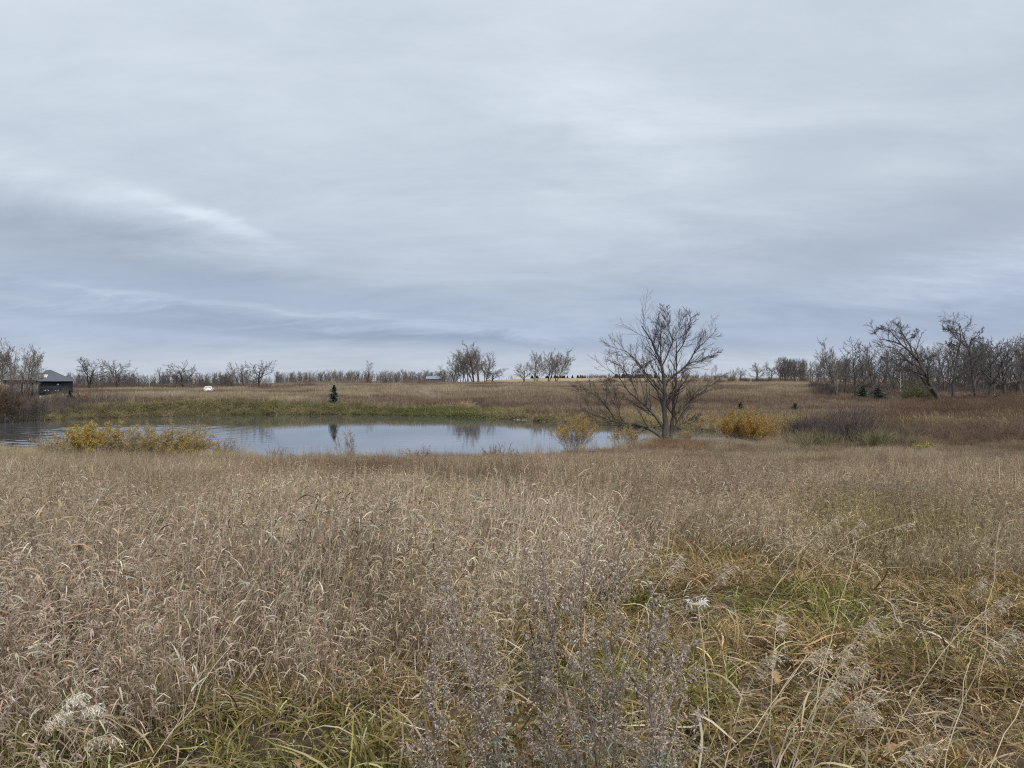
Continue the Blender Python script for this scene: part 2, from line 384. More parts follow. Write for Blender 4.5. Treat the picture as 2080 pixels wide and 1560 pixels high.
# ------------------------------------------------------------------ scattered plants (stuff): points carry the copies
def scatter(name, protos, pos, rot, scl, tint, label, cat, vid=None):
    """one object: geometry nodes put a copy of one of the small meshes PROTOS at each point"""
    n = len(pos); me = bpy.data.meshes.new(name)
    me.vertices.add(n); me.vertices.foreach_set('co', np.asarray(pos, np.float32).ravel())
    def attr(nm, ty, data, key): a = me.attributes.new(nm, ty, 'POINT'); a.data.foreach_set(key, np.ascontiguousarray(data).ravel())
    attr('rot', 'FLOAT_VECTOR', np.asarray(rot, np.float32), 'vector')
    attr('scl', 'FLOAT_VECTOR', np.asarray(scl, np.float32), 'vector')
    attr('tint', 'FLOAT_COLOR', np.concatenate([tint, np.ones((n, 1))], 1).astype(np.float32), 'color')
    if vid is None: vid = rng.integers(0, len(protos), n)
    attr('vid', 'INT', np.asarray(vid, np.int32), 'value')
    g = bpy.data.node_groups.new(name + '_nodes', 'GeometryNodeTree')
    g.interface.new_socket('Geometry', in_out='INPUT', socket_type='NodeSocketGeometry'); g.interface.new_socket('Geometry', in_out='OUTPUT', socket_type='NodeSocketGeometry')
    gi = g.nodes.new('NodeGroupInput'); go = g.nodes.new('NodeGroupOutput')
    iop = g.nodes.new('GeometryNodeInstanceOnPoints'); jn = g.nodes.new('GeometryNodeJoinGeometry')
    for pm in protos:
        po = bpy.data.objects.new(name + '_tuft', pm)
        oi = g.nodes.new('GeometryNodeObjectInfo'); oi.inputs['Object'].default_value = po; oi.inputs['As Instance'].default_value = False
        g2 = g.nodes.new('GeometryNodeGeometryToInstance')
        g.links.new(oi.outputs['Geometry'], g2.inputs[0]); g.links.new(g2.outputs[0], jn.inputs[0])
    def na(nm, ty): a = g.nodes.new('GeometryNodeInputNamedAttribute'); a.data_type = ty; a.inputs[0].default_value = nm; return a.outputs[0]
    g.links.new(gi.outputs[0], iop.inputs['Points']); g.links.new(jn.outputs[0], iop.inputs['Instance'])
    iop.inputs['Pick Instance'].default_value = True
    g.links.new(na('vid', 'INT'), iop.inputs['Instance Index']); g.links.new(na('rot', 'FLOAT_VECTOR'), iop.inputs['Rotation']); g.links.new(na('scl', 'FLOAT_VECTOR'), iop.inputs['Scale'])
    g.links.new(iop.outputs[0], go.inputs[0])
    o = link(name, me); md = o.modifiers.new('copies', 'NODES'); md.node_group = g
    return tag(o, label, cat, kind='stuff')
def cols(base, n, r, var=.16, hue=.05):
    b = np.asarray(base, float); b = b[r.integers(0, len(b), n)] if b.ndim == 2 else np.broadcast_to(b, (n, 3))
    return np.clip(b * (1 + var * r.normal(size=(n, 1))) * (1 + hue * r.normal(size=(n, 3))), .01, .9)
def hdir(a): return np.stack([np.cos(a), np.sin(a), np.zeros_like(a)], -1)
TAN = [(.50, .39, .27), (.60, .485, .35), (.36, .27, .18), (.74, .635, .50), (.26, .185, .12), (.42, .315, .21)]
GREENY = [(.19, .175, .065), (.30, .255, .10), (.41, .32, .155), (.47, .37, .215), (.53, .42, .27), (.33, .225, .125), (.20, .135, .075), (.43, .34, .19), (.36, .28, .115), (.60, .50, .35), (.27, .18, .095)]
STRAW = [(.55, .45, .27), (.48, .38, .22), (.62, .52, .34)]

def dry_tuft(seed, S=15, h=.78, leaves=6, wmul=1.0, rad=.24, spread=.16, heads=.4):
    """upright dead grass: thin culms with short curled leaves and a few nodding seed heads"""
    r = np.random.default_rng(seed); mb = MB()
    a = r.uniform(0, 2 * math.pi, S); rr = rad * np.sqrt(r.random(S))
    st = hdir(a) * rr[:, None]; ht = h * r.uniform(.6, 1.25, S)
    d = np.stack([spread * r.normal(size=S) + .10, spread * r.normal(size=S), np.ones(S)], -1)
    C = curve(st, d, ht, 6, .05, np.zeros(3), r)
    sc = cols(TAN, S, r)
    ribbons(mb, C, np.repeat(np.linspace(.0042, .002, 6)[None], S, 0) * wmul, hdir(r.uniform(0, 6.28, S)), sc)
    idx = np.repeat(np.arange(S), leaves); t = r.uniform(.12, .98, S * leaves)
    p, _, _ = along(C, np.ones(C.shape[:2]), idx, t)
    B = len(p); la = r.uniform(0, 6.28, B)
    dd = hdir(la) * r.uniform(.3, 1.0, (B, 1)) + np.array([0, 0, 1]) * r.uniform(.2, 1.3, (B, 1))
    bend = np.stack([.1 * r.normal(size=B), .1 * r.normal(size=B), -r.uniform(.15, .75, B)], -1)
    ln = r.uniform(.05, .155, B) * (h / .78)
    Q = curve(p, dd, ln, 6, .10, bend, r)
    w = r.uniform(.0045, .0105, B)[:, None] * np.array([.7, 1, 1, .85, .55, .12])[None] * wmul
    side = unit(np.cross(dd, np.array([0, 0, 1.0])) + .35 * r.normal(size=(B, 3)))
    ribbons(mb, Q, w, side, cols(TAN, B, r, .25))
    hs = np.where(r.random(S) < heads)[0]
    if len(hs):
        K = 9; idx = np.repeat(hs, K); t = r.uniform(.80, 1.0, len(idx)); p, _, _ = along(C, np.ones(C.shape[:2]), idx, t)
        B = len(p); la = r.normal(.3, .9, B)
        Q = curve(p, hdir(la) + np.array([0, 0, .9]), r.uniform(.03, .075, B), 4, .1, np.array([.05, 0, -.35]), r)
        ribbons(mb, Q, np.repeat((np.array([.6, 1, .9, .2]) * .006 * wmul)[None], B, 0), hdir(r.uniform(0, 6.28, B)), cols([(.56, .46, .36), (.48, .37, .29)], B, r))
    return mb
def leafy_tuft(seed, S=52, ln=.30, w=.0072, rad=.17, pal=GREENY, bend=.32, lift=1.0):
    """lodged grass: long arching blades"""
    r = np.random.default_rng(seed); mb = MB()
    a = r.uniform(0, 2 * math.pi, S); st = hdir(r.uniform(0, 6.28, S)) * (rad * np.sqrt(r.random(S)))[:, None]
    d = hdir(a) * r.uniform(.2, .9, (S, 1)) + np.array([0, 0, lift]) * r.uniform(.5, 1.2, (S, 1))
    bd = np.stack([np.full(S, .05), np.zeros(S), -bend * r.uniform(.4, 1.5, S)], -1)
    Q = curve(st, d, ln * r.uniform(.5, 1.35, S), 8, .08, bd, r)
    Q[..., 2] = np.maximum(Q[..., 2], .012)
    W = (w * r.uniform(.6, 1.4, S))[:, None] * np.array([.6, .85, 1, 1, .95, .8, .5, .1])[None]
    side = unit(np.cross(d, np.array([0, 0, 1.0])) + .3 * r.normal(size=(S, 3)))
    ribbons(mb, Q, W, side, cols(pal, S, r, .2, .06))
    return mb
def simple_tuft(seed, S, h, w, rad, spread, pal, bend=.05, tips=0):
    """coarse upright tuft for the middle and far distance"""
    r = np.random.default_rng(seed); mb = MB()
    st = hdir(r.uniform(0, 6.28, S)) * (rad * np.sqrt(r.random(S)))[:, None]
    d = np.stack([spread * r.normal(size=S) + .08, spread * r.normal(size=S), np.ones(S)], -1)
    bd = np.stack([bend * r.normal(size=S), bend * r.normal(size=S), -abs(bend) * r.random(S)], -1)
    Q = curve(st, d, h * r.uniform(.5, 1.2, S), 4, .08, bd, r)
    ribbons(mb, Q, (w * r.uniform(.6, 1.4, S))[:, None] * np.array([.8, 1, .8, .15])[None], hdir(r.uniform(0, 6.28, S)), cols(pal, S, r, .2))
    if tips:
        idx = np.repeat(np.arange(S), tips); p, _, _ = along(Q, np.ones(Q.shape[:2]), idx, r.uniform(.35, 1, S * tips)); B = len(p)
        q = curve(p, hdir(r.uniform(0, 6.28, B)) + np.array([0, 0, .7]), h * r.uniform(.07, .2, B), 4, .15, np.array([0, 0, -.45]), r)
        ribbons(mb, q, np.repeat((np.array([.7, 1, .8, .15]) * w * .9)[None], B, 0), hdir(r.uniform(0, 6.28, B)), cols(pal, B, r, .22))
    return mb
def twiggy_tuft(seed, S, h, rad, pal, w=.012, spread=.35):
    """leafless brush: stems with side twigs"""
    r = np.random.default_rng(seed); mb = MB()
    st = hdir(r.uniform(0, 6.28, S)) * (rad * np.sqrt(r.random(S)))[:, None]
    d = np.stack([spread * r.normal(size=S), spread * r.normal(size=S), np.ones(S)], -1)
    Q = curve(st, d, h * r.uniform(.55, 1.2, S), 5, .1, np.array([0, 0, .03]), r)
    ribbons(mb, Q, np.repeat((np.linspace(1, .4, 5) * w)[None], S, 0), hdir(r.uniform(0, 6.28, S)), cols(pal, S, r))
    T, _ = spawn(Q, np.full(Q.shape[:2], w), 6, .3, 1, (35, 12), .38, .6, 4, .12, .06, r, .002)
    ribbons(mb, T, np.repeat((np.linspace(.7, .3, 4) * w)[None], len(T), 0), hdir(r.uniform(0, 6.28, len(T))), cols(pal, len(T), r))
    return mb
def fan(n, d0, d1, k=.76, m=1.6, power=2.0):
    """points spread over the ground in front of the camera between two distances"""
    y = (d0 ** power + (d1 ** power - d0 ** power) * rng.random(n)) ** (1 / power)
    x = rng.uniform(-1, 1, n) * (k * y + m); return x, y
def lean_rots(x, y, t0, t1, s, seed):
    """copies lie over in a direction and by an amount that drift across the ground, as wind and rain lay grass"""
    n = len(x); rz = rng.uniform(0, 2 * math.pi, n); th = 1.3 * math.pi * (vnoise(x, y, s, seed) - .5) - .25 + .45 * rng.normal(size=n)
    t = t0 + t1 * vnoise(x, y, s * .7, seed + 1) + .08 * rng.normal(size=n); ph = th - rz
    return np.stack([-t * np.sin(ph), t * np.cos(ph), rz], -1)
def rots(n, tilt=.08): return np.stack([tilt * rng.normal(size=n), tilt * rng.normal(size=n), rng.uniform(0, 2 * math.pi, n)], -1)
def protos(fn, k, name, mat='blade'): return [fn(100 * i + 11).mesh(name, MAT[mat]) for i in range(k)]
def lodge_line(x, y):
    """distance at which the low green grass round the camera gives way to the tall dead grass"""
    q = x / np.maximum(y, 1.0)
    return np.interp(q, [-.7, -.35, -.1, .15, .35, .7], [3.0, 3.3, 4.2, 6.0, 7.8, 6.8])

def build_near_field():
    # tall dead grass close by
    x, y = fan(11500, 1.9, 17)
    n1 = vnoise(x, y, 1.3, 3); n2 = vnoise(x, y, 4.0, 5)
    q = x / y
    low = ss(.0, .22, q) * (1 - ss(10, 15, y)) * .75          # thinner among the lodged grass on the right
    keep = (y > lodge_line(x, y) + 1.3 * (n1 - .5)) & (rng.random(len(x)) > low * ss(.3, .6, n2) * 1.5)
    cl = .6 * vnoise(x, y, .62, 101) + .4 * vnoise(x + .3 * y, y, 1.5, 103)
    keep &= rng.random(len(x)) < .05 + 1.3 * ss(.26, .62, cl)
    x, y, n1, n2, cl = x[keep], y[keep], n1[keep], n2[keep], cl[keep]
    z = ground_z(x, y); n = len(x)
    s = rng.uniform(.70, 1.15, n) * (.60 + .40 * n2 + .28 * cl) * (1 - .25 * (1 - ss(0, 2.0, y - lodge_line(x, y))))
    pat = vnoise(x, y, 2.6, 19)
    tint = np.stack([np.ones(n), .995 + .06 * (pat - .5), .95 + .14 * (n2 - .5)], -1) * (.60 + .32 * n1 + .28 * (pat - .4))[:, None] * rng.uniform(.85, 1.12, (n, 1))
    gr = (ss(.05, .3, x / y) * ss(.45, .75, vnoise(x, y, 2.4, 9)) * (1 - .7 * ss(10, 15, y)))[:, None]
    tint = tint * (1 - gr * np.array([.22, .21, .36]))
    ru = (ss(.55, .8, vnoise(x, y, 3.1, 23)) * .8)[:, None]; tint = tint * (1 - ru * np.array([.20, .25, .26]))      # rusty drifts
    pa = (ss(.6, .85, vnoise(x, y, 2.2, 29)))[:, None]; tint = tint * (1 + pa * np.array([.16, .17, .20]))           # bleached drifts
    scatter('dry_grass', protos(dry_tuft, 7, 'dry_grass_tuft'), np.stack([x, y, z - .01], -1), lean_rots(x, y, .0, .68, 1.7, 51), np.stack([s, s, s], -1), tint,
            'tall dead tan grass standing across the foreground slope', 'grass')
    # low green and straw grass at the camera's feet and on the right
    x, y = fan(6000, 1.1, 14, power=1.7)
    q = x / y; n1 = vnoise(x, y, 1.1, 13); ll = lodge_line(x, y)
    keep = (y < ll + .9) | ((q > .02) & (rng.random(len(x)) < .62 * ss(.02, .25, q) * ss(.2, .5, n1) * (1 - ss(9, 13.5, y)))) | (rng.random(len(x)) < .10 * (1 - ss(8, 12, y)))
    x, y, n1 = x[keep], y[keep], n1[keep]; z = ground_z(x, y); n = len(x)
    s = rng.uniform(.7, 1.25, n) * (.55 + .70 * vnoise(x, y, .55, 17))
    br = (.66 + .42 * n1)[:, None] * rng.uniform(.75, 1.25, (n, 1))
    g = (ss(.45, .8, vnoise(x, y, .9, 21)) * (1 - .8 * ss(6.5, 10.5, y)))[:, None]
    tint = br * (np.array([1.0, .95, .86]) * (1 - g) + np.array([.72, .84, .56]) * g)
    scatter('green_grass', protos(leafy_tuft, 8, 'green_grass_tuft'), np.stack([x, y, z - .01], -1), lean_rots(x, y, .05, .78, 1.0, 41), np.stack([s, s, s], -1), tint,
            'low lodged green and straw grass around the camera', 'grass')
    # fine thatch lying between
    x, y = fan(1900, 1.1, 9, power=1.6); z = ground_z(x, y); n = len(x)
    pr = [leafy_tuft(900 + i, 24, .30, .006, .25, TAN, .5, .6).mesh('thatch_tuft', MAT['blade']) for i in range(5)]
    s = rng.uniform(.8, 1.3, n); tint = np.ones((n, 3)) * rng.uniform(.65, 1.1, (n, 1))
    scatter('thatch', pr, np.stack([x, y, z], -1), rots(n, .2), np.stack([s, s, s * .9], -1), tint, 'fallen straw lying between the grass tufts', 'straw')
build_near_field()

def build_mid_field():
    x, y = fan(38000, 15, 66, .78, 3)
    sdv = pond_sd(x, y); lim = np.interp(x, [-60, 10, 22, 30, 80], [66, 64, 62, 60, 58])
    keep = (sdv > .4) & (y < lim) & ~((sdv > 30))
    keep = (sdv > .4) & (y < lim)
    cl = .55 * vnoise(x, y, 1.1, 111) + .45 * vnoise(x, y, 3.0, 113); keep &= rng.random(len(x)) < .18 + 1.15 * ss(.2, .6, cl)
    x, y, sdv, cl = x[keep], y[keep], sdv[keep], cl[keep]; z = ground_z(x, y); n = len(x)
    n1 = vnoise(x, y, 3.2, 31); n2 = vnoise(x, y, 9, 37); n3 = vnoise(x, y, 1.2, 39)
    s = rng.uniform(.75, 1.15, n) * (.62 + .3 * n2 + .42 * cl) * (1 - .3 * (1 - ss(0, 4, sdv))) * np.interp(y, [15, 34, 48], [1.0, .80, .52])
    tint = np.stack([np.ones(n), np.full(n, .985), np.full(n, .94)], -1) * (.56 + .36 * n1 + .32 * (n3 - .5))[:, None] * rng.uniform(.85, 1.13, (n, 1))
    ru = (ss(.5, .8, vnoise(x, y * 1.6, 5.5, 43)) * .9)[:, None]; tint = tint * (1 - ru * np.array([.14, .22, .22]))
    straw = (ss(5, 2, sdv + 0) * ss(-8, -16, x))[:, None]           # straw-yellow fringe by the left shore
    tint = tint * (1 + straw * np.array([.10, .10, -.12]))
    rust = (ss(.16, .2, x / y) * (1 - ss(.24, .27, x / y)) * ss(46, 50, y))[:, None]
    tint = tint * (1 - rust * np.array([.12, .24, .30]))
    dk = (ss(20, 32, x) * ss(38, 50, y))[:, None]
    tint = tint * (1 - .22 * dk)
    pr = [simple_tuft(700 + i, 34, .82, .0075, .34, .15, TAN, .05, 4).mesh('mid_grass_tuft', MAT['blade']) for i in range(6)]
    scatter('field_grass', pr, np.stack([x, y, z - .02], -1), rots(n, .08), np.stack([s, s, s], -1), tint,
            'tall dead tan grass running down the slope to the pond', 'grass')
    # dark seeded-out weeds standing among the grass
    x, y = fan(1500, 8, 50, .74, 2); nz_ = vnoise(x, y, 5.5, 51)
    keep = (pond_sd(x, y) > .8) & (nz_ > .56) ; x, y = x[keep], y[keep]; z = ground_z(x, y); n = len(x)
    pr = [twiggy_tuft(300 + i, 5, .95, .10, [(.24, .17, .135), (.30, .22, .17)], .006, .12).mesh('dead_weed_tuft', MAT['forb']) for i in range(5)]
    s = rng.uniform(.75, 1.15, n)
    scatter('dead_weeds', pr, np.stack([x, y, z], -1), rots(n, .08), np.stack([s, s, s], -1), np.ones((n, 3)) * rng.uniform(.7, 1.1, (n, 1)),
            'dark brown seeded weeds scattered through the tan field', 'weeds')
    x = rng.uniform(-34, 24, 1700); y = rng.uniform(41, 66, 1700); sdv = pond_sd(x, y); keep = (sdv > .0) & (sdv < 3.5) & (vnoise(x, y, 2.2, 57) > .45); x, y = x[keep], y[keep]; n = len(x)
    s = rng.uniform(.5, 1.35, n); scatter('shore_weeds', pr, np.stack([x, y, ground_z(x, y)], -1), rots(n, .1), np.stack([s, s, s], -1), np.ones((n, 3)) * rng.uniform(.8, 1.5, (n, 1)),
            'dead brown weeds standing along the near shore of the pond', 'weeds')
    # reeds and sedge in the shallows along the near shore
    x = rng.uniform(-45, 24, 4200); y = rng.uniform(43, 72, 4200); sdv = pond_sd(x, y)
    keep = (np.abs(sdv - .3) < 1.1) & (y < 70); x, y = x[keep], y[keep]; xb = rng.uniform(-31.5, -15.5, 900); yb = rng.uniform(43.2, 48.6, 900); kb = pond_sd(xb, yb) > -.6; x = np.concatenate([x, xb[kb]]); y = np.concatenate([y, yb[kb]])
    z = np.maximum(ground_z(x, y), -.15); n = len(x)
    pr = [simple_tuft(760 + i, 16, .80, .007, .30, .14, STRAW, .05, 2).mesh('reed_tuft', MAT['blade']) for i in range(4)]
    s = rng.uniform(.6, 1.15, n)
    scatter('shore_reeds', pr, np.stack([x, y, z], -1), rots(n, .06), np.stack([s, s, s], -1), np.ones((n, 3)) * rng.uniform(.6, 1.05, (n, 1)),
            'thin straw-coloured reeds along the near shore of the pond', 'reeds')
build_mid_field()

def build_far_banks():
    # lush grass on the far bank
    x = rng.uniform(-105, 62, 60000); y = rng.uniform(62, 134, 60000); sdv = pond_sd(x, y)
    yfar = np.interp(x, [-100, -64, -45, -25, -2, 8, 16, 22, 40, 62], [84, 93, 112, 114, 101, 89, 79, 73, 72, 80])
    band = np.interp(x, [-100, -60, -45, 0, 20, 62], [9, 12, 10, 11, 17, 16])
    keep = (sdv > -.5) & (y > yfar - 4) & (y < yfar + band * (.6 + .8 * vnoise(x, y, 7, 61))) & (np.abs(x) < .78 * y + 4)
    x, y, sdv, yfar = x[keep], y[keep], sdv[keep], yfar[keep]; z = np.maximum(ground_z(x, y), -.1); n = len(x)
    n1 = vnoise(x, y, 3.4, 63); n2 = vnoise(x, y, 8, 67); n3 = vnoise(x, y, 1.5, 69)
    gx = np.interp(x, [-60, -40, -22, -8, 0, 6, 18, 30, 50], [.65, .6, 1.0, 1.1, .75, .3, .2, .4, .5])
    gw = np.clip(gx * (.25 + 1.0 * n2 + .5 * (n3 - .5)), 0, .92) * ss(-1, 3, 11 - (y - yfar))
    gcol, scol = np.array([.15, .168, .065]), np.array([.34, .27, .165])
    tint = (scol * (1 - gw[:, None]) + gcol * gw[:, None]) * (.68 + .45 * n1 + .35 * (n3 - .5))[:, None] * rng.uniform(.75, 1.25, (n, 1)) / .8
    s = rng.uniform(.7, 1.2, n) * (.6 + .8 * n1) * np.where(x < -60, .6, 1.0)
    WH = [(.9, .9, .9), (.6, .58, .55), (1.15, 1.12, 1.08), (1.0, .95, .85)]
    pr = [leafy_tuft(1300 + i, 60, .95, .026, .5, WH, .22).mesh('bank_grass_tuft', MAT['blade']) for i in range(5)]
    scatter('bank_grass', pr, np.stack([x, y, z - .03], -1), rots(n, .1), np.stack([s, s, s], -1), tint, 'green and straw tussocks along the far bank of the pond', 'grass')
    # the meadow behind it
    n = 90000; y = (118 ** 1.4 + (345 ** 1.4 - 118 ** 1.4) * rng.random(n)) ** (1 / 1.4); x = rng.uniform(-1, 1, n) * (.74 * y + 5)
    y2 = rng.uniform(72, 120, 16000); x2 = rng.uniform(2, 66, 16000); x = np.concatenate([x, x2]); y = np.concatenate([y, y2])
    yf2 = np.interp(x, [-100, -64, -45, -25, -2, 8, 16, 22, 40, 62], [84, 93, 112, 114, 101, 86, 74, 70, 72, 80]) + np.interp(x, [-100, -60, -45, 0, 20, 62], [7, 10, 8, 9, 14, 14])
    q = x / y
    keep = (pond_sd(x, y) > 2) & (y > yf2) & ~((np.abs(y - road_y(x)) < 2.9) & (x > -126) & (x < -36)) & ~((q > .50) & (y < 135))
    keep &= ~((np.abs(x + 81.5) < 5.2) & (np.abs(y - 133) < 4.8))
    keep &= ~((np.abs(x + 79) < 4.5) & (y > 119) & (y < 133))
    keep &= ~((y > 166) & (y < 176) & (x > -76) & (x < -58))
    x, y, q = x[keep], y[keep], q[keep]; z = ground_z(x, y); n = len(x)
    n1 = vnoise(x, y, 9, 71); n2 = vnoise(x, y * 2.2, 26, 73); n3 = vnoise(x, y, 2.5, 77)
    a, b, c = np.array([.36, .29, .205]), np.array([.225, .158, .118]), np.array([.45, .375, .27])
    w = ss(.40, .65, n2)[:, None]; w2 = ss(.5, .8, n1)[:, None] * .7
    tint = (a * (1 - w) + b * w); tint = tint * (1 - w2) + c * w2
    rb = (ss(-.12, 0, q) * (1 - ss(128, 180, y)) * .65)[:, None]
    tint = tint * (1 - rb) + b * rb
    tint = tint * (.78 + .45 * n3)[:, None] * rng.uniform(.8, 1.2, (n, 1)) / .85
    s = rng.uniform(.75, 1.2, n) * (.8 + .5 * n1) * np.interp(y, [118, 345], [1.0, 1.35])
    pr = [simple_tuft(1500 + i, 46, .95, .03, .75, .14, WH, .05).mesh('meadow_tuft', MAT['blade']) for i in range(5)]
    scatter('meadow_grass', pr, np.stack([x, y, z - .03], -1), rots(n, .05), np.stack([s, s, s * .95], -1), tint, 'tan and russet meadow grass beyond the pond', 'grass')
    # dark leafless brush of the marsh on the right
    n = 17000; y = rng.uniform(56, 150, n); x = rng.uniform(17, 118, n); q = x / y
    lo = np.interp(q, [.30, .36, .44, .52, .75], [74, 62, 60, 57, 54]); hi = np.interp(q, [.30, .36, .44, .49, .52, .75], [77, 72, 80, 100, 140, 150])
    keep = (pond_sd(x, y) > 3.0) & (y > lo) & (y < hi) & (q > .32) & (q < .80) ; x, y, q = x[keep], y[keep], q[keep]; n = len(x); z = ground_z(x, y)
    n1 = vnoise(x, y * 1.8, 12, 81); n2 = vnoise(x, y, 4, 83)
    tint = np.array([.175, .118, .082]) * (.55 + .85 * n1 + .25 * (n2 - .5))[:, None] * rng.uniform(.8, 1.2, (n, 1)) / .75
    grey = (1 - ss(66, 80, y))[:, None] * .5
    tint = tint * (1 - grey * np.array([.15, .05, -.06]))
    WB = [(.8, .8, .8), (1, 1, 1), (.65, .65, .65)]
    pr = [twiggy_tuft(1700 + i, 26, 1.15, .55, WB, .013, .32).mesh('marsh_brush_tuft', MAT['forb']) for i in range(5)]
    s = rng.uniform(.7, 1.2, n) * (.75 + .55 * n2) * np.interp(y, [56, 66, 150], [.75, .95, 1.15])
    scatter('marsh_brush', pr, np.stack([x, y, z - .03], -1), rots(n, .08), np.stack([s, s, s], -1), tint, 'dark brown leafless brush filling the marsh on the right', 'brush')
    # green sedge clump in front of the grey shrub
    n = 230; x = rng.uniform(19.8, 27.2, n); y = rng.uniform(51, 57, n); keep = vnoise(x, y, 1.3, 5) > .42 + .3 * ss(24.5, 27, x); x, y = x[keep], y[keep]; n = len(x); z = ground_z(x, y)
    pr = [leafy_tuft(1900 + i, 40, 1.25, .014, .25, [(.11, .125, .065), (.14, .15, .085), (.20, .19, .10), (.32, .27, .17), (.26, .22, .14)], .10, 1.6).mesh('sedge_tuft', MAT['blade']) for i in range(3)]
    s = rng.uniform(.8, 1.15, n)
    scatter('sedge', pr, np.stack([x, y, z], -1), rots(n, .08), np.stack([s, s, s], -1), np.ones((n, 3)) * rng.uniform(.8, 1.2, (n, 1)), 'dark green sedge below the leafless grey shrub', 'sedge')
    # hedgerow brush in front of the far left wood and along the treeline
    xs, ys, ts = [], [], []
    for (p0, p1, d0, d1, m, c) in [(130, 470, 205, 240, 420, (.13, .10, .085)), (440, 640, 205, 235, 260, (.15, .115, .095)), (610, 900, 300, 330, 130, (.22, .16, .125)), (560, 930, 440, 480, 260, (.13, .105, .092)), (1180, 1500, 560, 640, 160, (.14, .112, .098)),
                                   (1180, 1480, 330, 350, 130, (.18, .13, .105)), (1650, 2150, 152, 215, 1000, (.12, .092, .08)), (1740, 2180, 205, 245, 420, (.14, .112, .10)), (1735, 2180, 160, 200, 260, (.14, .11, .097)), (1480, 1640, 375, 392, 80, (.13, .10, .085)),
                                   (140, 470, 240, 262, 300, (.12, .095, .085)), (-30, 260, 98, 126, 260, (.14, .11, .095)), (-60, 90, 90, 104, 210, (.13, .10, .09))]:
        d = rng.uniform(d0, d1, m); p = rng.uniform(p0, p1, m); xs.append(px2w(p, d)); ys.append(d); ts.append(np.broadcast_to(c, (m, 3)) * rng.uniform(.75, 1.25, (m, 1)) / .75)
    x, y, tint = np.concatenate(xs), np.concatenate(ys), np.concatenate(ts)
    keep = (pond_sd(x, y) > 1.0) & ~((np.abs(x + 79) < 5.5) & (y > 117) & (y < 138)); x, y, tint = x[keep], y[keep], tint[keep]; n = len(x)
    pr = [twiggy_tuft(2100 + i, 34, 2.0, .9, WB, .035, .33).mesh('thicket_tuft', MAT['forb']) for i in range(4)]
    s = rng.uniform(.5, 1.15, n) * np.interp(y, [90, 130, 330], [.55, .75, 1.3]) * np.where((x > 60) & (y > 195), 1.25, 1.0); s *= .55 + .75 * vnoise(x, y, 9, 91)
    scatter('thicket', pr, np.stack([x, y, ground_z(x, y) - .05], -1), rots(n, .08), np.stack([s, s, s], -1), tint, 'leafless brown thicket along the wood edges and the far left bank', 'thicket')
build_far_banks()

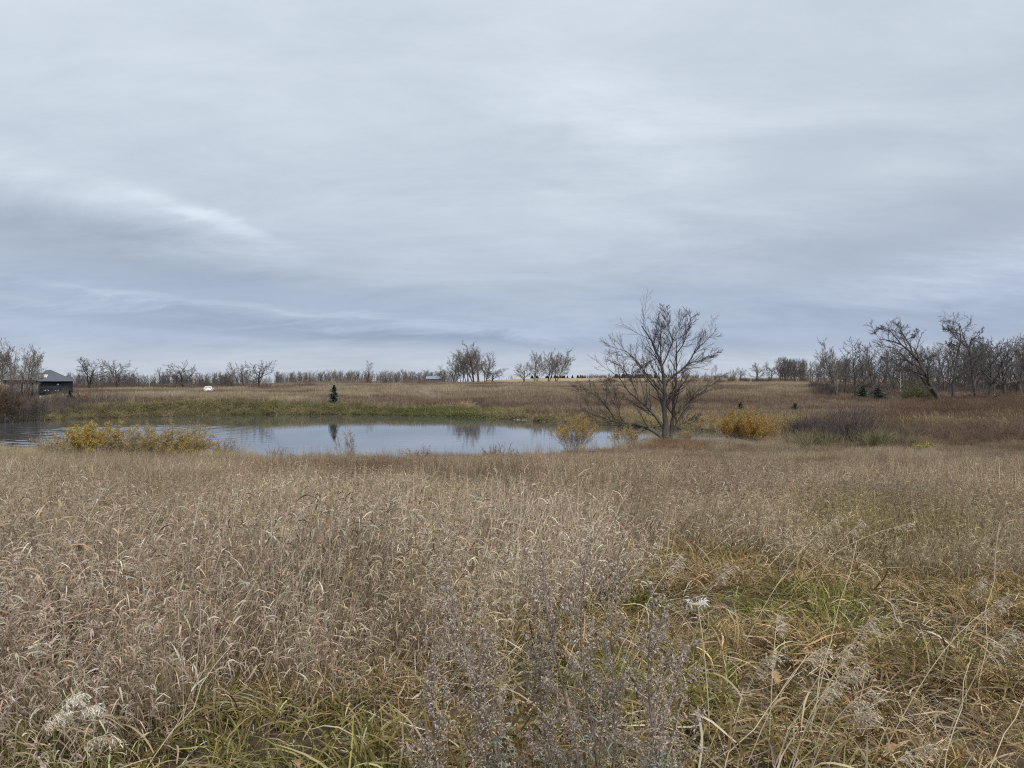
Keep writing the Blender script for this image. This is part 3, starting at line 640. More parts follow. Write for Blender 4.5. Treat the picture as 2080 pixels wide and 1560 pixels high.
# ------------------------------------------------------------------ bare trees
def bare_tree(seed, h, kind):
    """returns (trunk builder, crown builder), base at the origin"""
    r = np.random.default_rng(seed); tr, cr = MB(), MB()
    tw = .020 if kind != 'near' else .008
    if kind == 'oak':            # open grown, wide and gnarled
        n = 8; P = curve(np.zeros((1, 3)), np.array([[.06 * r.normal(), .06 * r.normal(), 1]]), [h * .58], n, .07, np.zeros(3), r)
        Rd = h * .030 * (1 - .62 * np.linspace(0, 1, n))[None]; tubes(tr, P, Rd, 8)
        A, Ar = spawn(P, Rd, 13, .30, 1.0, (58, 7), .92, .5, 9, .11, .05, r, .042, .30, even=True)
        B, Br = spawn(A, Ar, 8, .22, 1.0, (46, 14), .50, .55, 6, .16, .05, r, .026, .5)
        C, Cr = spawn(B, Br, 7, .2, 1.0, (42, 16), .48, .6, 5, .17, .05, r, tw)
        D, Dr = spawn(C, Cr, 4, .3, 1.0, (40, 14), .6, .7, 3, .15, .05, r, tw * 1.0)
    elif kind == 'tall':         # ascending, fan-shaped, domed crown
        n = 10; m = int(r.integers(2, 4))
        st = .25 * r.normal(size=(m, 3)) * np.array([1, 1, 0]); P = curve(st, np.concatenate([.20 * r.normal(size=(m, 2)), np.ones((m, 1))], 1), h * r.uniform(.70, .86, m), n, .06, np.array([0, 0, .02]), r)
        Rd = h * .017 * (1 - .75 * np.linspace(0, 1, n))[None] * r.uniform(.7, 1.1, (m, 1)); tubes(tr, P, Rd, 7)
        A, Ar = spawn(P, Rd, 13, .22, 1.0, (42, 8), .58, .5, 8, .10, .065, r, .034, .45, even=True)
        B, Br = spawn(A, Ar, 7, .2, 1.0, (38, 10), .46, .6, 5, .12, .06, r, .022, .45)
        C, Cr = spawn(B, Br, 6, .2, 1.0, (36, 12), .5, .6, 4, .13, .05, r, tw * .9)
        D, Dr = spawn(C, Cr, 5, .2, 1.0, (36, 12), .65, .6, 3, .12, .04, r, tw * .62)
    elif kind == 'wood':         # slender woodland tree
        n = 9; P = curve(np.zeros((1, 3)), np.array([[.07 * r.normal(), .07 * r.normal(), 1]]), [h * .93], n, .05, np.array([0, 0, .03]), r)
        Rd = h * .016 * (1 - .85 * np.linspace(0, 1, n))[None]; tubes(tr, P, Rd, 6)
        A, Ar = spawn(P, Rd, 24, .16, 1.0, (44, 12), .36, .5, 7, .12, .08, r, .028, .50, even=True)
        B, Br = spawn(A, Ar, 6, .2, 1.0, (38, 12), .48, .6, 5, .14, .07, r, .02)
        C, Cr = spawn(B, Br, 5, .2, 1.0, (36, 12), .55, .6, 4, .14, .05, r, tw * .8)
        D, Dr = C[:0], Cr[:0]
    elif kind == 'round':        # single stem, dense egg-shaped crown to the ground
        n = 9; P = curve(np.zeros((1, 3)), np.array([[0, 0, 1.0]]), [h * .97], n, .03, np.array([0, 0, .03]), r)
        Rd = h * .018 * (1 - .9 * np.linspace(0, 1, n))[None]; tubes(tr, P, Rd, 6)
        A, Ar = spawn(P, Rd, 44, .16, 1.0, (58, 10), .40, .45, 7, .09, .05, r, .026, .60)
        B, Br = spawn(A, Ar, 6, .2, 1.0, (36, 12), .42, .6, 5, .12, .04, r, .024)
        C, Cr = spawn(B, Br, 4, .2, 1.0, (34, 12), .5, .6, 4, .12, .04, r, tw)
        D, Dr = C[:0], Cr[:0]
    else:                        # many-stemmed big shrub
        m = 16; P = curve(.5 * r.normal(size=(m, 3)) * np.array([1, 1, 0]), np.concatenate([.28 * r.normal(size=(m, 2)), np.ones((m, 1))], 1), h * r.uniform(.75, 1.0, m), 8, .06, np.array([0, 0, .03]), r)
        Rd = np.repeat((h * .009 * (1 - .8 * np.linspace(0, 1, 8)))[None], m, 0); tubes(tr, P, Rd, 5)
        A, Ar = spawn(P, Rd, 9, .2, 1.0, (30, 9), .38, .6, 6, .10, .06, r, .026)
        B, Br = spawn(A, Ar, 5, .2, 1.0, (30, 10), .45, .6, 5, .12, .05, r, .02)
        C, Cr = B[:0], Br[:0]; D, Dr = C[:0], Cr[:0]
    for Q, q, s in ((A, Ar, 5), (B, Br, 3)): tubes(cr, Q, q, s)
    twig_ribbons(cr, C, Cr, r); twig_ribbons(cr, D, Dr, r)
    return tr, cr
TREE = {}
def tree_meshes(kind, v):
    if (kind, v) not in TREE:
        tr, cr = bare_tree(sum(map(ord, kind)) * 7 + v * 131, 10.0, kind)
        pale = kind in ('tall', 'multi')
        TREE[kind, v] = (tr.mesh(kind + '_trunk', MAT['bark_grey' if pale else 'bark_dark'], True), cr.mesh(kind + '_crown', MAT['twig_pale' if pale else 'twig'], False))
    return TREE[kind, v]
def place_tree(kind, v, px, d, top, label, group=None, wide=1.0, cat='tree', name='bare_tree', rot=None, sink=.1):
    """a bare tree at photo column px, distance d, reaching up to photo row top"""
    p = at(px, d, -sink); h = (EYE - (top - 780) / F * d) - p.z
    e = empty(name, p, rng.uniform(0, 6.28) if rot is None else rot); k = h / TOPS(kind, v)
    k *= 1.05; e.scale = (k * wide, k * wide, k)
    a, b = tree_meshes(kind, v); link('trunk', a, e); link('crown', b, e)
    return tag(e, label, cat, group)
_tops = {}
def TOPS(kind, v):
    if (kind, v) not in _tops:
        z = []
        for me in tree_meshes(kind, v):
            c = np.empty(len(me.vertices) * 3, np.float32); me.vertices.foreach_get('co', c); z.append(c[2::3].max())
        _tops[kind, v] = float(max(z))
    return _tops[kind, v]

def build_trees():
    g = 'bare oaks of the far left meadow'
    place_tree('oak', 0, 178, 212, 726, 'wide bare oak, left one of the pair right of the grey house', g, 1.3)
    place_tree('oak', 1, 236, 218, 731, 'bare oak with upswept crown, right one of the pair right of the grey house', g, 1.15)
    place_tree('wood', 0, 326, 222, 748, 'smaller slim bare tree just left of the lone spreading oak', g, 1.3)
    place_tree('oak', 2, 374, 208, 733, 'lone spreading bare oak left of the white car', g, 1.3)
    place_tree('oak', 3, 468, 214, 751, 'low crooked bare oak right behind the white car', g, 1.15)
    place_tree('tall', 0, 494, 206, 735, 'bare tree, left one of the tall pair right of the white car', g, 1.2, rot=1.0)
    place_tree('oak', 1, 526, 208, 733, 'bare tree, right one of the tall pair right of the white car', g, 1.2, rot=4.0)
    place_tree('multi', 0, 592, 330, 757, 'small pale twiggy tree alone on the skyline left of the treeline', None, .8)
    place_tree('round', 0, 746, 292, 733, 'egg-shaped bare tree with straight trunk standing above the distant row', None, 1.0)
    place_tree('multi', 1, 782, 300, 753, 'rounded many-stemmed bare thicket tree, left of two beside the egg-shaped tree', 'many-stemmed thicket trees', 1.1)
    place_tree('multi', 0, 802, 305, 754, 'rounded many-stemmed bare thicket tree, right of two beside the egg-shaped tree', 'many-stemmed thicket trees', 1.1)
    row = [(652, 756), (664, 753), (675, 750), (688, 755), (699, 752), (711, 751), (722, 753), (733, 755), (822, 757), (834, 754), (847, 756), (862, 753), (899, 752)]
    words = ['first', 'second', 'third', 'fourth', 'fifth', 'sixth', 'seventh', 'eighth', 'ninth', 'tenth', 'eleventh', 'twelfth', 'last']
    for i, (px, top) in enumerate(row):
        place_tree(('oak', 'wood', 'tall')[i % 3], i % 3, px, 440 + 12 * (i % 4), top, words[i] + ' tree from the left in the distant skyline row left of the tall clump', 'distant skyline row of bare trees', 1.2 if i % 3 == 1 else 1.0)
    # two tall clumps in the middle
    g = 'tall bare trees of the middle clump'
    place_tree('wood', 1, 902, 338, 742, 'short leftmost tree of the big middle clump of bare trees', g, 1.5)
    place_tree('tall', 1, 921, 342, 720, 'second tree from the left in the big middle clump', g, 1.0)
    place_tree('tall', 2, 939, 348, 709, 'narrow third tree from the left in the big middle clump', g, .85)
    place_tree('tall', 3, 962, 340, 697, 'tallest tree in the big middle clump of bare trees', g, 1.3, rot=2.2)
    place_tree('tall', 2, 972, 352, 706, 'slim tree right behind the tallest in the big middle clump', g, .8, rot=3.3)
    place_tree('tall', 1, 950, 346, 703, 'slim tree left of the tallest in the big middle clump', g, .75, rot=4.4)
    place_tree('tall', 0, 986, 345, 714, 'tall tree right of the tallest in the big middle clump', g, 1.1)
    place_tree('oak', 2, 1000, 338, 744, 'low spreading rightmost tree of the big middle clump', g, 1.7)
    g = 'tall bare trees of the smaller clump'
    place_tree('oak', 0, 1064, 338, 737, 'low left-leaning tree at the left end of the smaller middle clump', g, 1.15, rot=2)
    place_tree('tall', 2, 1088, 342, 713, 'slim second tree from the left in the smaller middle clump', g, 1.0)
    place_tree('tall', 1, 1112, 345, 707, 'third tree from the left in the smaller middle clump, with upswept limbs', g, 1.0)
    place_tree('tall', 3, 1128, 338, 708, 'rightmost broad tree of the smaller middle clump', g, 1.25)
    place_tree('multi', 1, 1392, 372, 738, 'pale many-stemmed tree behind the right side of the pond willow', None, .8)
    place_tree('multi', 0, 1488, 390, 748, 'low many-stemmed bush on the horizon right of the willow', None, .9)
    place_tree('oak', 3, 1504, 385, 745, 'small crooked bare oak on the horizon right of the willow', None, .8)
    place_tree('oak', 1, 1537, 372, 737, 'round-headed bare oak left of the straight-edged woodland', None, 1.05)
    place_tree('oak', 2, 1567, 375, 734, 'bare oak touching the left end of the straight-edged woodland', None, .9)
    # right hand wood: the trees in its front
    g = 'bare trees in front of the right hand wood'
    front = [('tall', 3, 1702, 158, 690, 'broad bare tree at the left end of the right hand wood', .85), ('wood', 1, 1716, 162, 712, 'slim bare tree right beside the broad tree at the wood end', 1.0),
             ('wood', 2, 1738, 152, 686, 'tall straight bare tree between the wood end and the leaning oak', 1.15), ('wood', 0, 1757, 168, 702, 'slim straight tree second left of the leaning oak', 1.0),
             ('wood', 1, 1776, 164, 700, 'slim straight tree just left of the leaning oak', 1.0), ('wood', 2, 1882, 175, 712, 'small straight tree in the gap right of the leaning oak', 1.1),
             ('wood', 0, 1918, 180, 708, 'small straight tree left behind the twin-stemmed oak', 1.1), ('oak', 3, 2010, 146, 690, 'low spreading bare oak right of the twin-stemmed oak', .95),
             ('oak', 1, 2042, 152, 694, 'spreading bare oak second from the right edge of the picture', .9), ('wood', 1, 2062, 160, 688, 'tall slim bare tree near the right edge of the picture', 1.2),
             ('tall', 2, 2080, 156, 690, 'bare tree cut by the right edge of the picture', .8), ('wood', 2, 1680, 166, 750, 'small bare sapling standing left of the right hand wood', 1.2)]
    for k, v, px, d, top, lb, w in front: place_tree(k, v, px, d, top, lb, g, w)
    # left, round the grey house
    g = 'bare trees round the grey house'
    place_tree('tall', 1, 18, 142, 692, 'tall bare tree behind the grey house, leftmost', g, .9)
    place_tree('tall', 3, 44, 140, 690, 'tall bare tree behind the left roof of the grey house', g, .75, rot=1)
    place_tree('tall', 2, 55, 118, 702, 'dark trunked bare tree standing right in front of the grey house', g, .85, rot=.5)
    place_tree('multi', 0, 30, 116, 738, 'tall leafless thicket tree before the left wing of the grey house', g, .55)
    place_tree('wood', 1, -12, 125, 705, 'bare tree at the left edge of the picture beside the house', g, 1.3)
build_trees()

def build_woods():
    """woods that read as one mass"""
    def wood(name, label, spec, kinds, mat='wood_twig'):
        pos, sc, ti = [], [], []
        for (p0, p1, d0, d1, m, top0, top1) in spec:
            p = rng.uniform(p0, p1, m); d = rng.uniform(d0, d1, m); top = np.interp(p, [p0, p1], [top0, top1]) + rng.normal(0, 2.2, m) + rng.uniform(0, 1, m) ** 2 * np.where(d < 280, 30, 11)
            x = px2w(p, d); z = ground_z(x, d); h = np.maximum(EYE - (top - 780) / F * d - z, 2.0) / 9.6
            pos.append(np.stack([x, d, z - .1], -1)); sc.append(np.stack([h * 1.15, h * 1.15, h], -1))
        pos, sc = np.concatenate(pos), np.concatenate(sc); n = len(pos)
        pr = []
        for k, v in kinds:
            a, b = bare_tree(sum(map(ord, k)) * 7 + v * 131, 10.0, k); pr.append(a.merge(b).mesh('wood_tree', MAT[mat]))
        scatter(name, pr, pos, np.stack([np.zeros(n), np.zeros(n), rng.uniform(0, 6.28, n)], -1), sc, np.ones((n, 3)), label, 'woodland')
    ks = [('wood', 0), ('wood', 1), ('wood', 2), ('wood', 3)]
    wood('distant_woodland', 'dark bare wood low along the left horizon', [(110, 300, 300, 380, 170, 760, 760), (300, 470, 310, 390, 160, 760, 760), (470, 660, 420, 520, 130, 763, 768), (-120, 110, 300, 380, 60, 760, 760)], ks, 'twig')
    wood('straight_edged_woodland', 'straight-edged bare wood on the horizon left of the right hand trees', [(1584, 1652, 395, 425, 46, 729, 736), (1650, 1760, 300, 360, 46, 738, 725)], [('wood', 0), ('wood', 1), ('wood', 2)])
    wood('right_hand_wood', 'dense bare wood behind the leaning oaks at right', [(1750, 1880, 178, 260, 26, 703, 713), (1860, 2150, 178, 260, 54, 704, 686), (1740, 2150, 172, 220, 34, 738, 728)], ks)
    wood('skyline_woodland', 'faint bare wood behind the distant skyline row', [(560, 930, 500, 580, 300, 757, 755), (1010, 1060, 640, 680, 14, 764, 764)], ks[:3], 'twig')
build_woods()

# ------------------------------------------------------------------ trees drawn limb by limb
def limbs_to_lines(lims, conv, d, r, n=14, depth=.22, keep=1.0):
    out = []
    for k, pts in enumerate(lims):
        q = np.array([conv(*p) for p in pts], float)          # photo columns, rows
        w = np.stack([(q[:, 0] - 1040) / F * d, np.zeros(len(q)), EYE - (q[:, 1] - 780) / F * d], -1)
        s = np.concatenate([[0], np.cumsum(np.linalg.norm(np.diff(w, axis=0), axis=1))])
        t = np.linspace(0, s[-1] * keep, n)
        P = np.stack([np.interp(t, s, w[:, i]) for i in range(3)], -1)
        for _ in range(2): P[1:-1] = P[1:-1] * .5 + (P[:-2] + P[2:]) * .25
        sl = r.uniform(-1, 1) * depth if k else .02
        P[:, 1] = sl * t + .03 * s[-1] * np.sin(t / max(s[-1], .1) * 5 + k) * r.normal()
        P[1:-1] += r.normal(size=(n - 2, 3)) * .012 * s[-1] / 4
        out.append(P)
    return np.stack(out)
def attach(P, parents):
    """start each limb on the line it grows from (depth only)"""
    for k, par in enumerate(parents):
        if par is None: continue
        j = np.argmin(np.hypot(P[par, :, 0] - P[k, 0, 0], P[par, :, 2] - P[k, 0, 2]))
        P[k, :, 1] += P[par, j, 1] - P[k, 0, 1]; w = np.linspace(1, 0, P.shape[1])[:, None] ** 3
        P[k] += (P[par, j] - P[k, 0]) * w
    return P
def traced_tree(name, label, cat, lims, parents, r0, conv, d, base_px, seed, mats, twigs, group=None, shrink=1.0):
    r = np.random.default_rng(seed)
    P = attach(limbs_to_lines(lims, conv, d, r, keep=shrink), parents)
    n = P.shape[1]; b = Vector((px2w(base_px, d), d, 0)); gz = float(ground_z(b.x, b.y))
    P = P - np.array([b.x, 0, gz]); P[..., 2] = np.where(P[..., 2] < -.3, -.3, P[..., 2])
    r0 = np.array(r0, float); ln = plen(P)
    Rr = r0[:, None] * (1 - .86 * np.linspace(0, 1, n) ** .8)[None]
    Rr[0, 0] *= 1.35
    e = empty(name, (b.x, b.y, gz)); tag(e, label, cat, group)
    tr = MB(); tubes(tr, P[:1], Rr[:1], 10); link('trunk', tr.mesh('trunk', mats[0], True), e)
    for k in range(1, len(P)):
        m = MB(); tubes(m, P[k:k + 1], Rr[k:k + 1], 8); link('limb', m.mesh('limb', mats[0], True), e)
    cr = MB(); cur = (P, Rr)
    lev = cur
    for (K, t0, t1, ang, lenr, rr, nn, wob, up, rmin, fall, sides) in twigs:
        Q, q = spawn(lev[0], lev[1], K, t0, t1, ang, lenr, rr, nn, wob, up, r, rmin, fall)
        tubes(cr, Q, q, sides) if rmin > .0075 else twig_ribbons(cr, Q, q, r); lev = (Q, q)
    link('crown', cr.mesh('crown', mats[1]), e)
    return e
def build_traced():
    cv = lambda X, Y: (1120 + X / 4.457, 580 + Y / 4.457)
    lims = [[(1040, 1400), (1022, 1180), (1015, 1000), (1020, 880), (1010, 740), (975, 660), (935, 560), (905, 450), (850, 380), (770, 320), (700, 250), (680, 165)],
            [(1085, 1395), (1098, 1200), (1110, 1050), (1125, 930), (1115, 780), (1125, 640), (1110, 480), (1100, 330), (1140, 270)],
            [(1020, 1370), (900, 1285), (760, 1250), (620, 1250), (520, 1215), (400, 1165), (300, 1140), (180, 1100)],
            [(590, 1240), (550, 1150), (500, 1080), (400, 980), (300, 930), (160, 850)],
            [(1000, 1330), (960, 1230), (900, 1150), (820, 1060), (740, 1000), (680, 940), (640, 850), (560, 790), (470, 700), (380, 630)],
            [(1012, 980), (940, 900), (870, 810), (800, 720), (730, 620), (640, 580), (530, 540), (430, 450)],
            [(1022, 900), (1120, 810), (1200, 760), (1260, 690), (1320, 590), (1400, 510), (1480, 430), (1590, 350)],
            [(1098, 1200), (1180, 1120), (1250, 1030), (1340, 980), (1420, 900), (1490, 780), (1510, 690)],
            [(1010, 740), (1050, 640), (1090, 500), (1130, 430), (1180, 300), (1150, 190)],
            [(1000, 700), (990, 600), (980, 470), (990, 380), (920, 240)],
            [(1260, 690), (1350, 680), (1450, 620), (1560, 590)],
            [(1125, 640), (1180, 540), (1200, 400), (1230, 300), (1190, 200)],
            [(1090, 500), (1040, 400), (1030, 300), (1010, 210), (985, 150)],
            [(1100, 1320), (1200, 1240), (1300, 1190), (1390, 1200)],
            [(650, 1245), (620, 1120), (590, 980), (560, 900), (470, 780)],
            [(820, 1060), (760, 900), (700, 800), (620, 700), (480, 590)],
            [(1060, 1380), (1130, 1290), (1160, 1180), (1250, 1080), (1300, 900)],
            [(935, 650), (870, 690), (800, 745), (760, 820)]]
    par = [None, None, 0, 2, 0, 0, 0, 1, 0, 0, 6, 1, 8, 1, 2, 4, 0, 0]
    r0 = [.26, .16, .165, .06, .13, .085, .12, .085, .07, .065, .045, .055, .045, .04, .035, .045, .045, .035]
    tw = [(18, .18, 1.0, (38, 9), .40, .45, 8, .06, .045, .013, .45, 5), (9, .12, 1.0, (30, 9), .52, .6, 6, .06, .035, .0085, .45, 3), (5, .15, 1.0, (28, 9), .6, .65, 4, .06, .03, .0065, .3, 3)]
    traced_tree('willow_tree', 'large many-limbed leafless willow on the near shore of the pond', 'tree', lims, par, r0, cv, 61.5, 1353, 5, (MAT['willow_bark'], MAT['willow_twig']), tw, shrink=.81)
    cv = lambda X, Y: (1740 + X / 4.876, 620 + Y / 4.876)
    oaktw = [(13, .22, 1.0, (50, 13), .36, .5, 7, .16, .05, .036, .48, 5), (8, .2, 1.0, (44, 14), .48, .6, 5, .17, .05, .024, .4, 3), (5, .2, 1.0, (40, 14), .55, .65, 4, .17, .05, .016, .3, 3)]
    lims = [[(850, 1010), (760, 860), (680, 700), (630, 580), (580, 500), (520, 430), (430, 370), (330, 330), (160, 340)],
            [(570, 490), (550, 390), (490, 300), (450, 200), (430, 140)], [(700, 760), (600, 700), (500, 650), (400, 590), (330, 550), (260, 490)],
            [(640, 640), (510, 570), (450, 510), (390, 420), (300, 400), (200, 380)], [(620, 560), (720, 520), (760, 490)], [(520, 350), (580, 310), (640, 230)],
            [(430, 370), (360, 250), (280, 215), (190, 250)], [(815, 960), (690, 800), (610, 640), (560, 470)]]
    traced_tree('leaning_oak', 'gnarled bare oak leaning steeply left in front of the right hand wood', 'tree', lims, [None, 0, 0, 0, 0, 1, 0, 0], [.42, .19, .17, .17, .10, .09, .12, .24], cv, 132, 1908, 9,
                (MAT['bark_dark'], MAT['twig']), oaktw, shrink=.92)
    lims = [[(950, 990), (960, 760), (990, 580), (1020, 450), (1030, 330), (1060, 270), (1010, 180), (1050, 110)], [(1185, 990), (1185, 520), (1170, 400), (1130, 280), (1120, 170), (1060, 110)],
            [(985, 620), (1050, 600), (1120, 540), (1210, 490), (1300, 430), (1400, 420)], [(1180, 480), (1210, 330), (1260, 300), (1340, 250)], [(1022, 420), (950, 380), (880, 370)],
            [(1060, 270), (960, 260), (860, 230)], [(965, 740), (1100, 830), (1200, 900), (1390, 930)], [(1170, 400), (1080, 330), (1000, 260), (940, 190)], [(1185, 540), (1290, 480), (1420, 480), (1560, 420)]]
    traced_tree('twin_stemmed_oak', 'tall twin-stemmed bare oak with crooked top at far right', 'tree', lims, [None, None, 0, 1, 0, 0, 0, 1, 1], [.34, .34, .17, .16, .10, .09, .10, .14, .15], cv, 138, 1950, 12,
                (MAT['bark_dark'], MAT['twig']), oaktw, shrink=.92)
    # pale dead snags
    for px, d, top, lb in [(303, 236, 757, 'thin white dead snag in the far left wood'), (1828, 165, 757, 'thin white dead snag right behind the leaning oak'), (641, 420, 750, 'thin bare dead pole tree at the left end of the skyline row')]:
        p = at(px, d, -.1); h = EYE - (top - 780) / F * d - p.z; r = np.random.default_rng(px)
        e = empty('dead_snag', p); tag(e, lb, 'dead tree', 'dead snags'); m = MB(); P = curve(np.zeros((1, 3)), np.array([[.05, 0, 1.0]]), [h], 7, .03, np.zeros(3), r)
        q = .09 * (1 - .8 * np.linspace(0, 1, 7))[None] * d / 200; tubes(m, P, q, 6); link('trunk', m.mesh('trunk', MAT['snag' if px != 641 else 'bark_dark'], True), e)
        Q, w = spawn(P, q, 5, .4, .9, (60, 12), .18, .5, 4, .1, .04, r, .03)
        for j in range(len(Q)): m = MB(); tubes(m, Q[j:j + 1], w[j:j + 1], 4); link('branch', m.mesh('branch', MAT['snag' if px != 641 else 'bark_dark']), e)
build_traced()

# ------------------------------------------------------------------ shrubs
def shrub(name, label, px, d, top, width_px, leafpal, seed, leaf_n=3, leaf_len=.09, stems=46, mat='stem_brown', group=None, arch=.0, leaf_from=.45, spread=None, stem_r=.010, cat='shrub', base_dz=0.0):
    r = np.random.default_rng(seed); p = at(px, d, base_dz); p.z = max(p.z, 0)
    h = EYE - (top - 780) / F * d - p.z; w = width_px / F * d
    e = empty(name, p); tag(e, label, cat, group)
    sp = spread if spread is not None else .45 * w / h
    st = hdir(r.uniform(0, 6.28, stems)) * (.22 * w * np.sqrt(r.random(stems)))[:, None]
    dr = np.stack([st[:, 0] / max(w, .1) * 1.6 + sp * .45 * r.normal(size=stems), st[:, 1] / max(w, .1) * 1.6 + sp * .45 * r.normal(size=stems), np.ones(stems)], -1)
    P = curve(st, dr, h * r.uniform(.5, 1.15, stems), 9, .06, np.array([arch * .6, 0, -abs(arch)]), r)
    Rr = np.repeat((stem_r * (1 - .75 * np.linspace(0, 1, 9)))[None], stems, 0)
    m = MB(); tubes(m, P, Rr, 4)
    link('stems', m.mesh('stems', MAT[mat]), e)
    A, Ar = spawn(P, Rr, 8, .25, 1.0, (28, 9), .36, .6, 6, .09, .03 - arch * .5, r, max(.005, stem_r * .45))
    B, Br = spawn(A, Ar, 3, .2, 1.0, (28, 10), .5, .7, 4, .1, .02, r, max(.004, stem_r * .35))
    m = MB(); tubes(m, A, Ar, 3); twig_ribbons(m, B, Br, r); tag(link('twigs', m.mesh('twigs', MAT[mat]), e), kind='stuff')
    if leaf_n:
        m = MB()
        for Q in (A, B):
            idx = np.repeat(np.arange(len(Q)), leaf_n); lp, ld, _ = along(Q, np.ones(Q.shape[:2]), idx, r.uniform(.1, 1, len(idx)))
            k = (lp[:, 2] > h * leaf_from * r.uniform(.6, 1.3, len(lp))) & (vnoise(lp[:, 0] + 40 + seed, lp[:, 2] + .7 * lp[:, 1] + 40, .16 * h, seed) > .29); lp, ld = lp[k], ld[k]; n = len(lp)
            dd = unit(ld + .8 * r.normal(size=(n, 3)))
            C = curve(lp, dd, leaf_len * r.uniform(.6, 1.3, n), 3, .1, np.array([0, 0, -.25]), r)
            ribbons(m, C, np.repeat((np.array([.35, 1.0, .15]) * leaf_len * .24)[None], n, 0), unit(r.normal(size=(n, 3))), cols(leafpal, n, r, .22, .06))
        link('leaves', m.mesh('leaves', MAT['leaf']), e)
    return e
YEL = [(.50, .34, .055), (.56, .40, .09), (.40, .28, .07), (.54, .43, .19), (.34, .25, .12)]
OLV = [(.38, .28, .11), (.44, .33, .13), (.30, .23, .11), (.50, .41, .25)]
STR = [(.46, .38, .24), (.38, .31, .20), (.54, .46, .32)]
ORG = [(.50, .31, .06), (.44, .26, .05), (.56, .40, .11), (.33, .20, .06)]
RST = [(.17, .10, .06), (.22, .125, .065), (.14, .095, .06), (.15, .12, .07)]
def build_shrubs():
    g = 'shore shrubs at left'
    shrub('straw_shrub', 'sparse straw-brown shrub at the left end of the shore shrubs', 125, 47.5, 882, 130, STR, 1, 5, .09, 70, group=g, leaf_from=.15)
    shrub('yellow_willow_shrub', 'bright yellow willow shrub, brightest of the left shore shrubs', 197, 46.5, 864, 130, YEL, 2, 9, .13, 90, group=g, leaf_from=.38)
    shrub('olive_willow_shrub', 'dull olive shrub in the middle of the left shore shrubs', 266, 46, 872, 140, OLV + STR, 3, 6, .10, 80, group=g, leaf_from=.3)
    shrub('golden_willow_shrub', 'golden willow shrub right of the dull olive one', 322, 45.5, 868, 125, YEL + OLV, 4, 8, .10, 80, group=g, leaf_from=.35, arch=.05)
    shrub('arching_willow_shrub', 'straw-gold shrub with arching tips at the right end of the left shore shrubs', 380, 45, 864, 130, OLV + YEL, 5, 6, .10, 80, group=g, leaf_from=.2, arch=.10)
    shrub('sparse_shore_shrub', 'thin bare twigs standing in the shallows right of the left shore shrubs', 455, 45.5, 888, 100, STR, 6, 2, .07, 44, group=g, leaf_from=.3)
    shrub('shore_sapling', 'leafy upright sprouts rising before the water left of centre', 705, 43.5, 879, 62, OLV, 7, 2, .10, 10, leaf_from=.1, spread=.14)
    shrub('shore_sprout', 'thin weedy sprout at the shore between the left shrubs and centre', 560, 44.5, 902, 60, STR, 8, 2, .06, 14, leaf_from=.1, spread=.3)
    shrub('brown_weed_clump', 'low reddish brown weed clump on the shore line at centre', 1005, 41.5, 905, 130, [(.24, .16, .13), (.3, .2, .16)], 9, 4, .05, 40, leaf_from=.2)
    shrub('brown_weed_clump', 'small brown weed clump on the shore line left of centre', 856, 41.5, 907, 110, [(.24, .17, .12), (.3, .22, .15)], 10, 3, .05, 26, leaf_from=.2)
    shrub('round_yellow_shrub', 'rounded yellow-topped willow shrub left of the big willow', 1168, 52.5, 855, 86, YEL + ORG[:1], 11, 5, .11, 80, leaf_from=.48)
    shrub('low_yellow_shrub', 'low olive-yellow shrub under the left limbs of the big willow', 1268, 58, 864, 100, OLV + YEL[:2], 12, 5, .09, 40, leaf_from=.3)
    shrub('low_yellow_shrub', 'small olive shrub right at the foot of the big willow', 1388, 61, 872, 60, OLV, 13, 3, .09, 30, leaf_from=.25)
    shrub('orange_shrub', 'dense rounded orange-gold shrub right of the big willow', 1510, 57.5, 838, 124, ORG, 14, 8, .12, 120, leaf_from=.30)
    shrub('orange_shrub', 'paler gold shrub behind the dense orange-gold one', 1566, 66, 845, 70, ORG + OLV, 15, 4, .10, 50, leaf_from=.2)
    shrub('leafless_grey_shrub', 'broad leafless purple-grey shrub right of the orange shrub', 1722, 55, 832, 190, STR, 16, 0, .05, 170, 'grey_stem', stem_r=.018)
    shrub('leafless_brown_shrub', 'dark leafless brown shrub between the orange and the grey shrub', 1640, 66, 846, 110, STR, 17, 0, .05, 130, 'grey_stem', stem_r=.02)
    shrub('yellow_grass_clump', 'small yellow-green tuft at the edge of the dark marsh', 1876, 50, 903, 60, [(.40, .34, .10), (.46, .40, .16), (.32, .29, .09)], 18, 4, .14, 46, leaf_from=.05)
    shrub('rust_leaved_shrub', 'big rust-leaved shrub at the waterline on the left edge', 12, 92, 782, 120, RST, 19, 4, .20, 90, 'twig', leaf_from=.06, stem_r=.03, base_dz=-.1)
    shrub('dark_waterside_shrub', 'dark leafless shrub hanging over the water below the grey house', 62, 96, 800, 110, RST, 20, 1, .14, 90, 'twig', leaf_from=.5, stem_r=.02, arch=.05)
    shrub('red_leaved_shrub', 'low red-brown shrub beside the small dark juniper at left', 166, 113, 798, 32, [(.22, .09, .06), (.28, .12, .08)], 21, 3, .14, 26, leaf_from=.2, stem_r=.015)
    shrub('grey_green_shrub', 'olive shrub at the foot of the leaning oak', 1862, 140, 782, 90, [(.14, .15, .06), (.2, .19, .08)], 22, 5, .22, 60, 'twig', leaf_from=.15, stem_r=.02)
    shrub('round_bush', 'round dark bush in the meadow left of the small spruce', 612, 215, 781, 44, STR, 23, 0, .1, 60, 'twig', stem_r=.03)
build_shrubs()

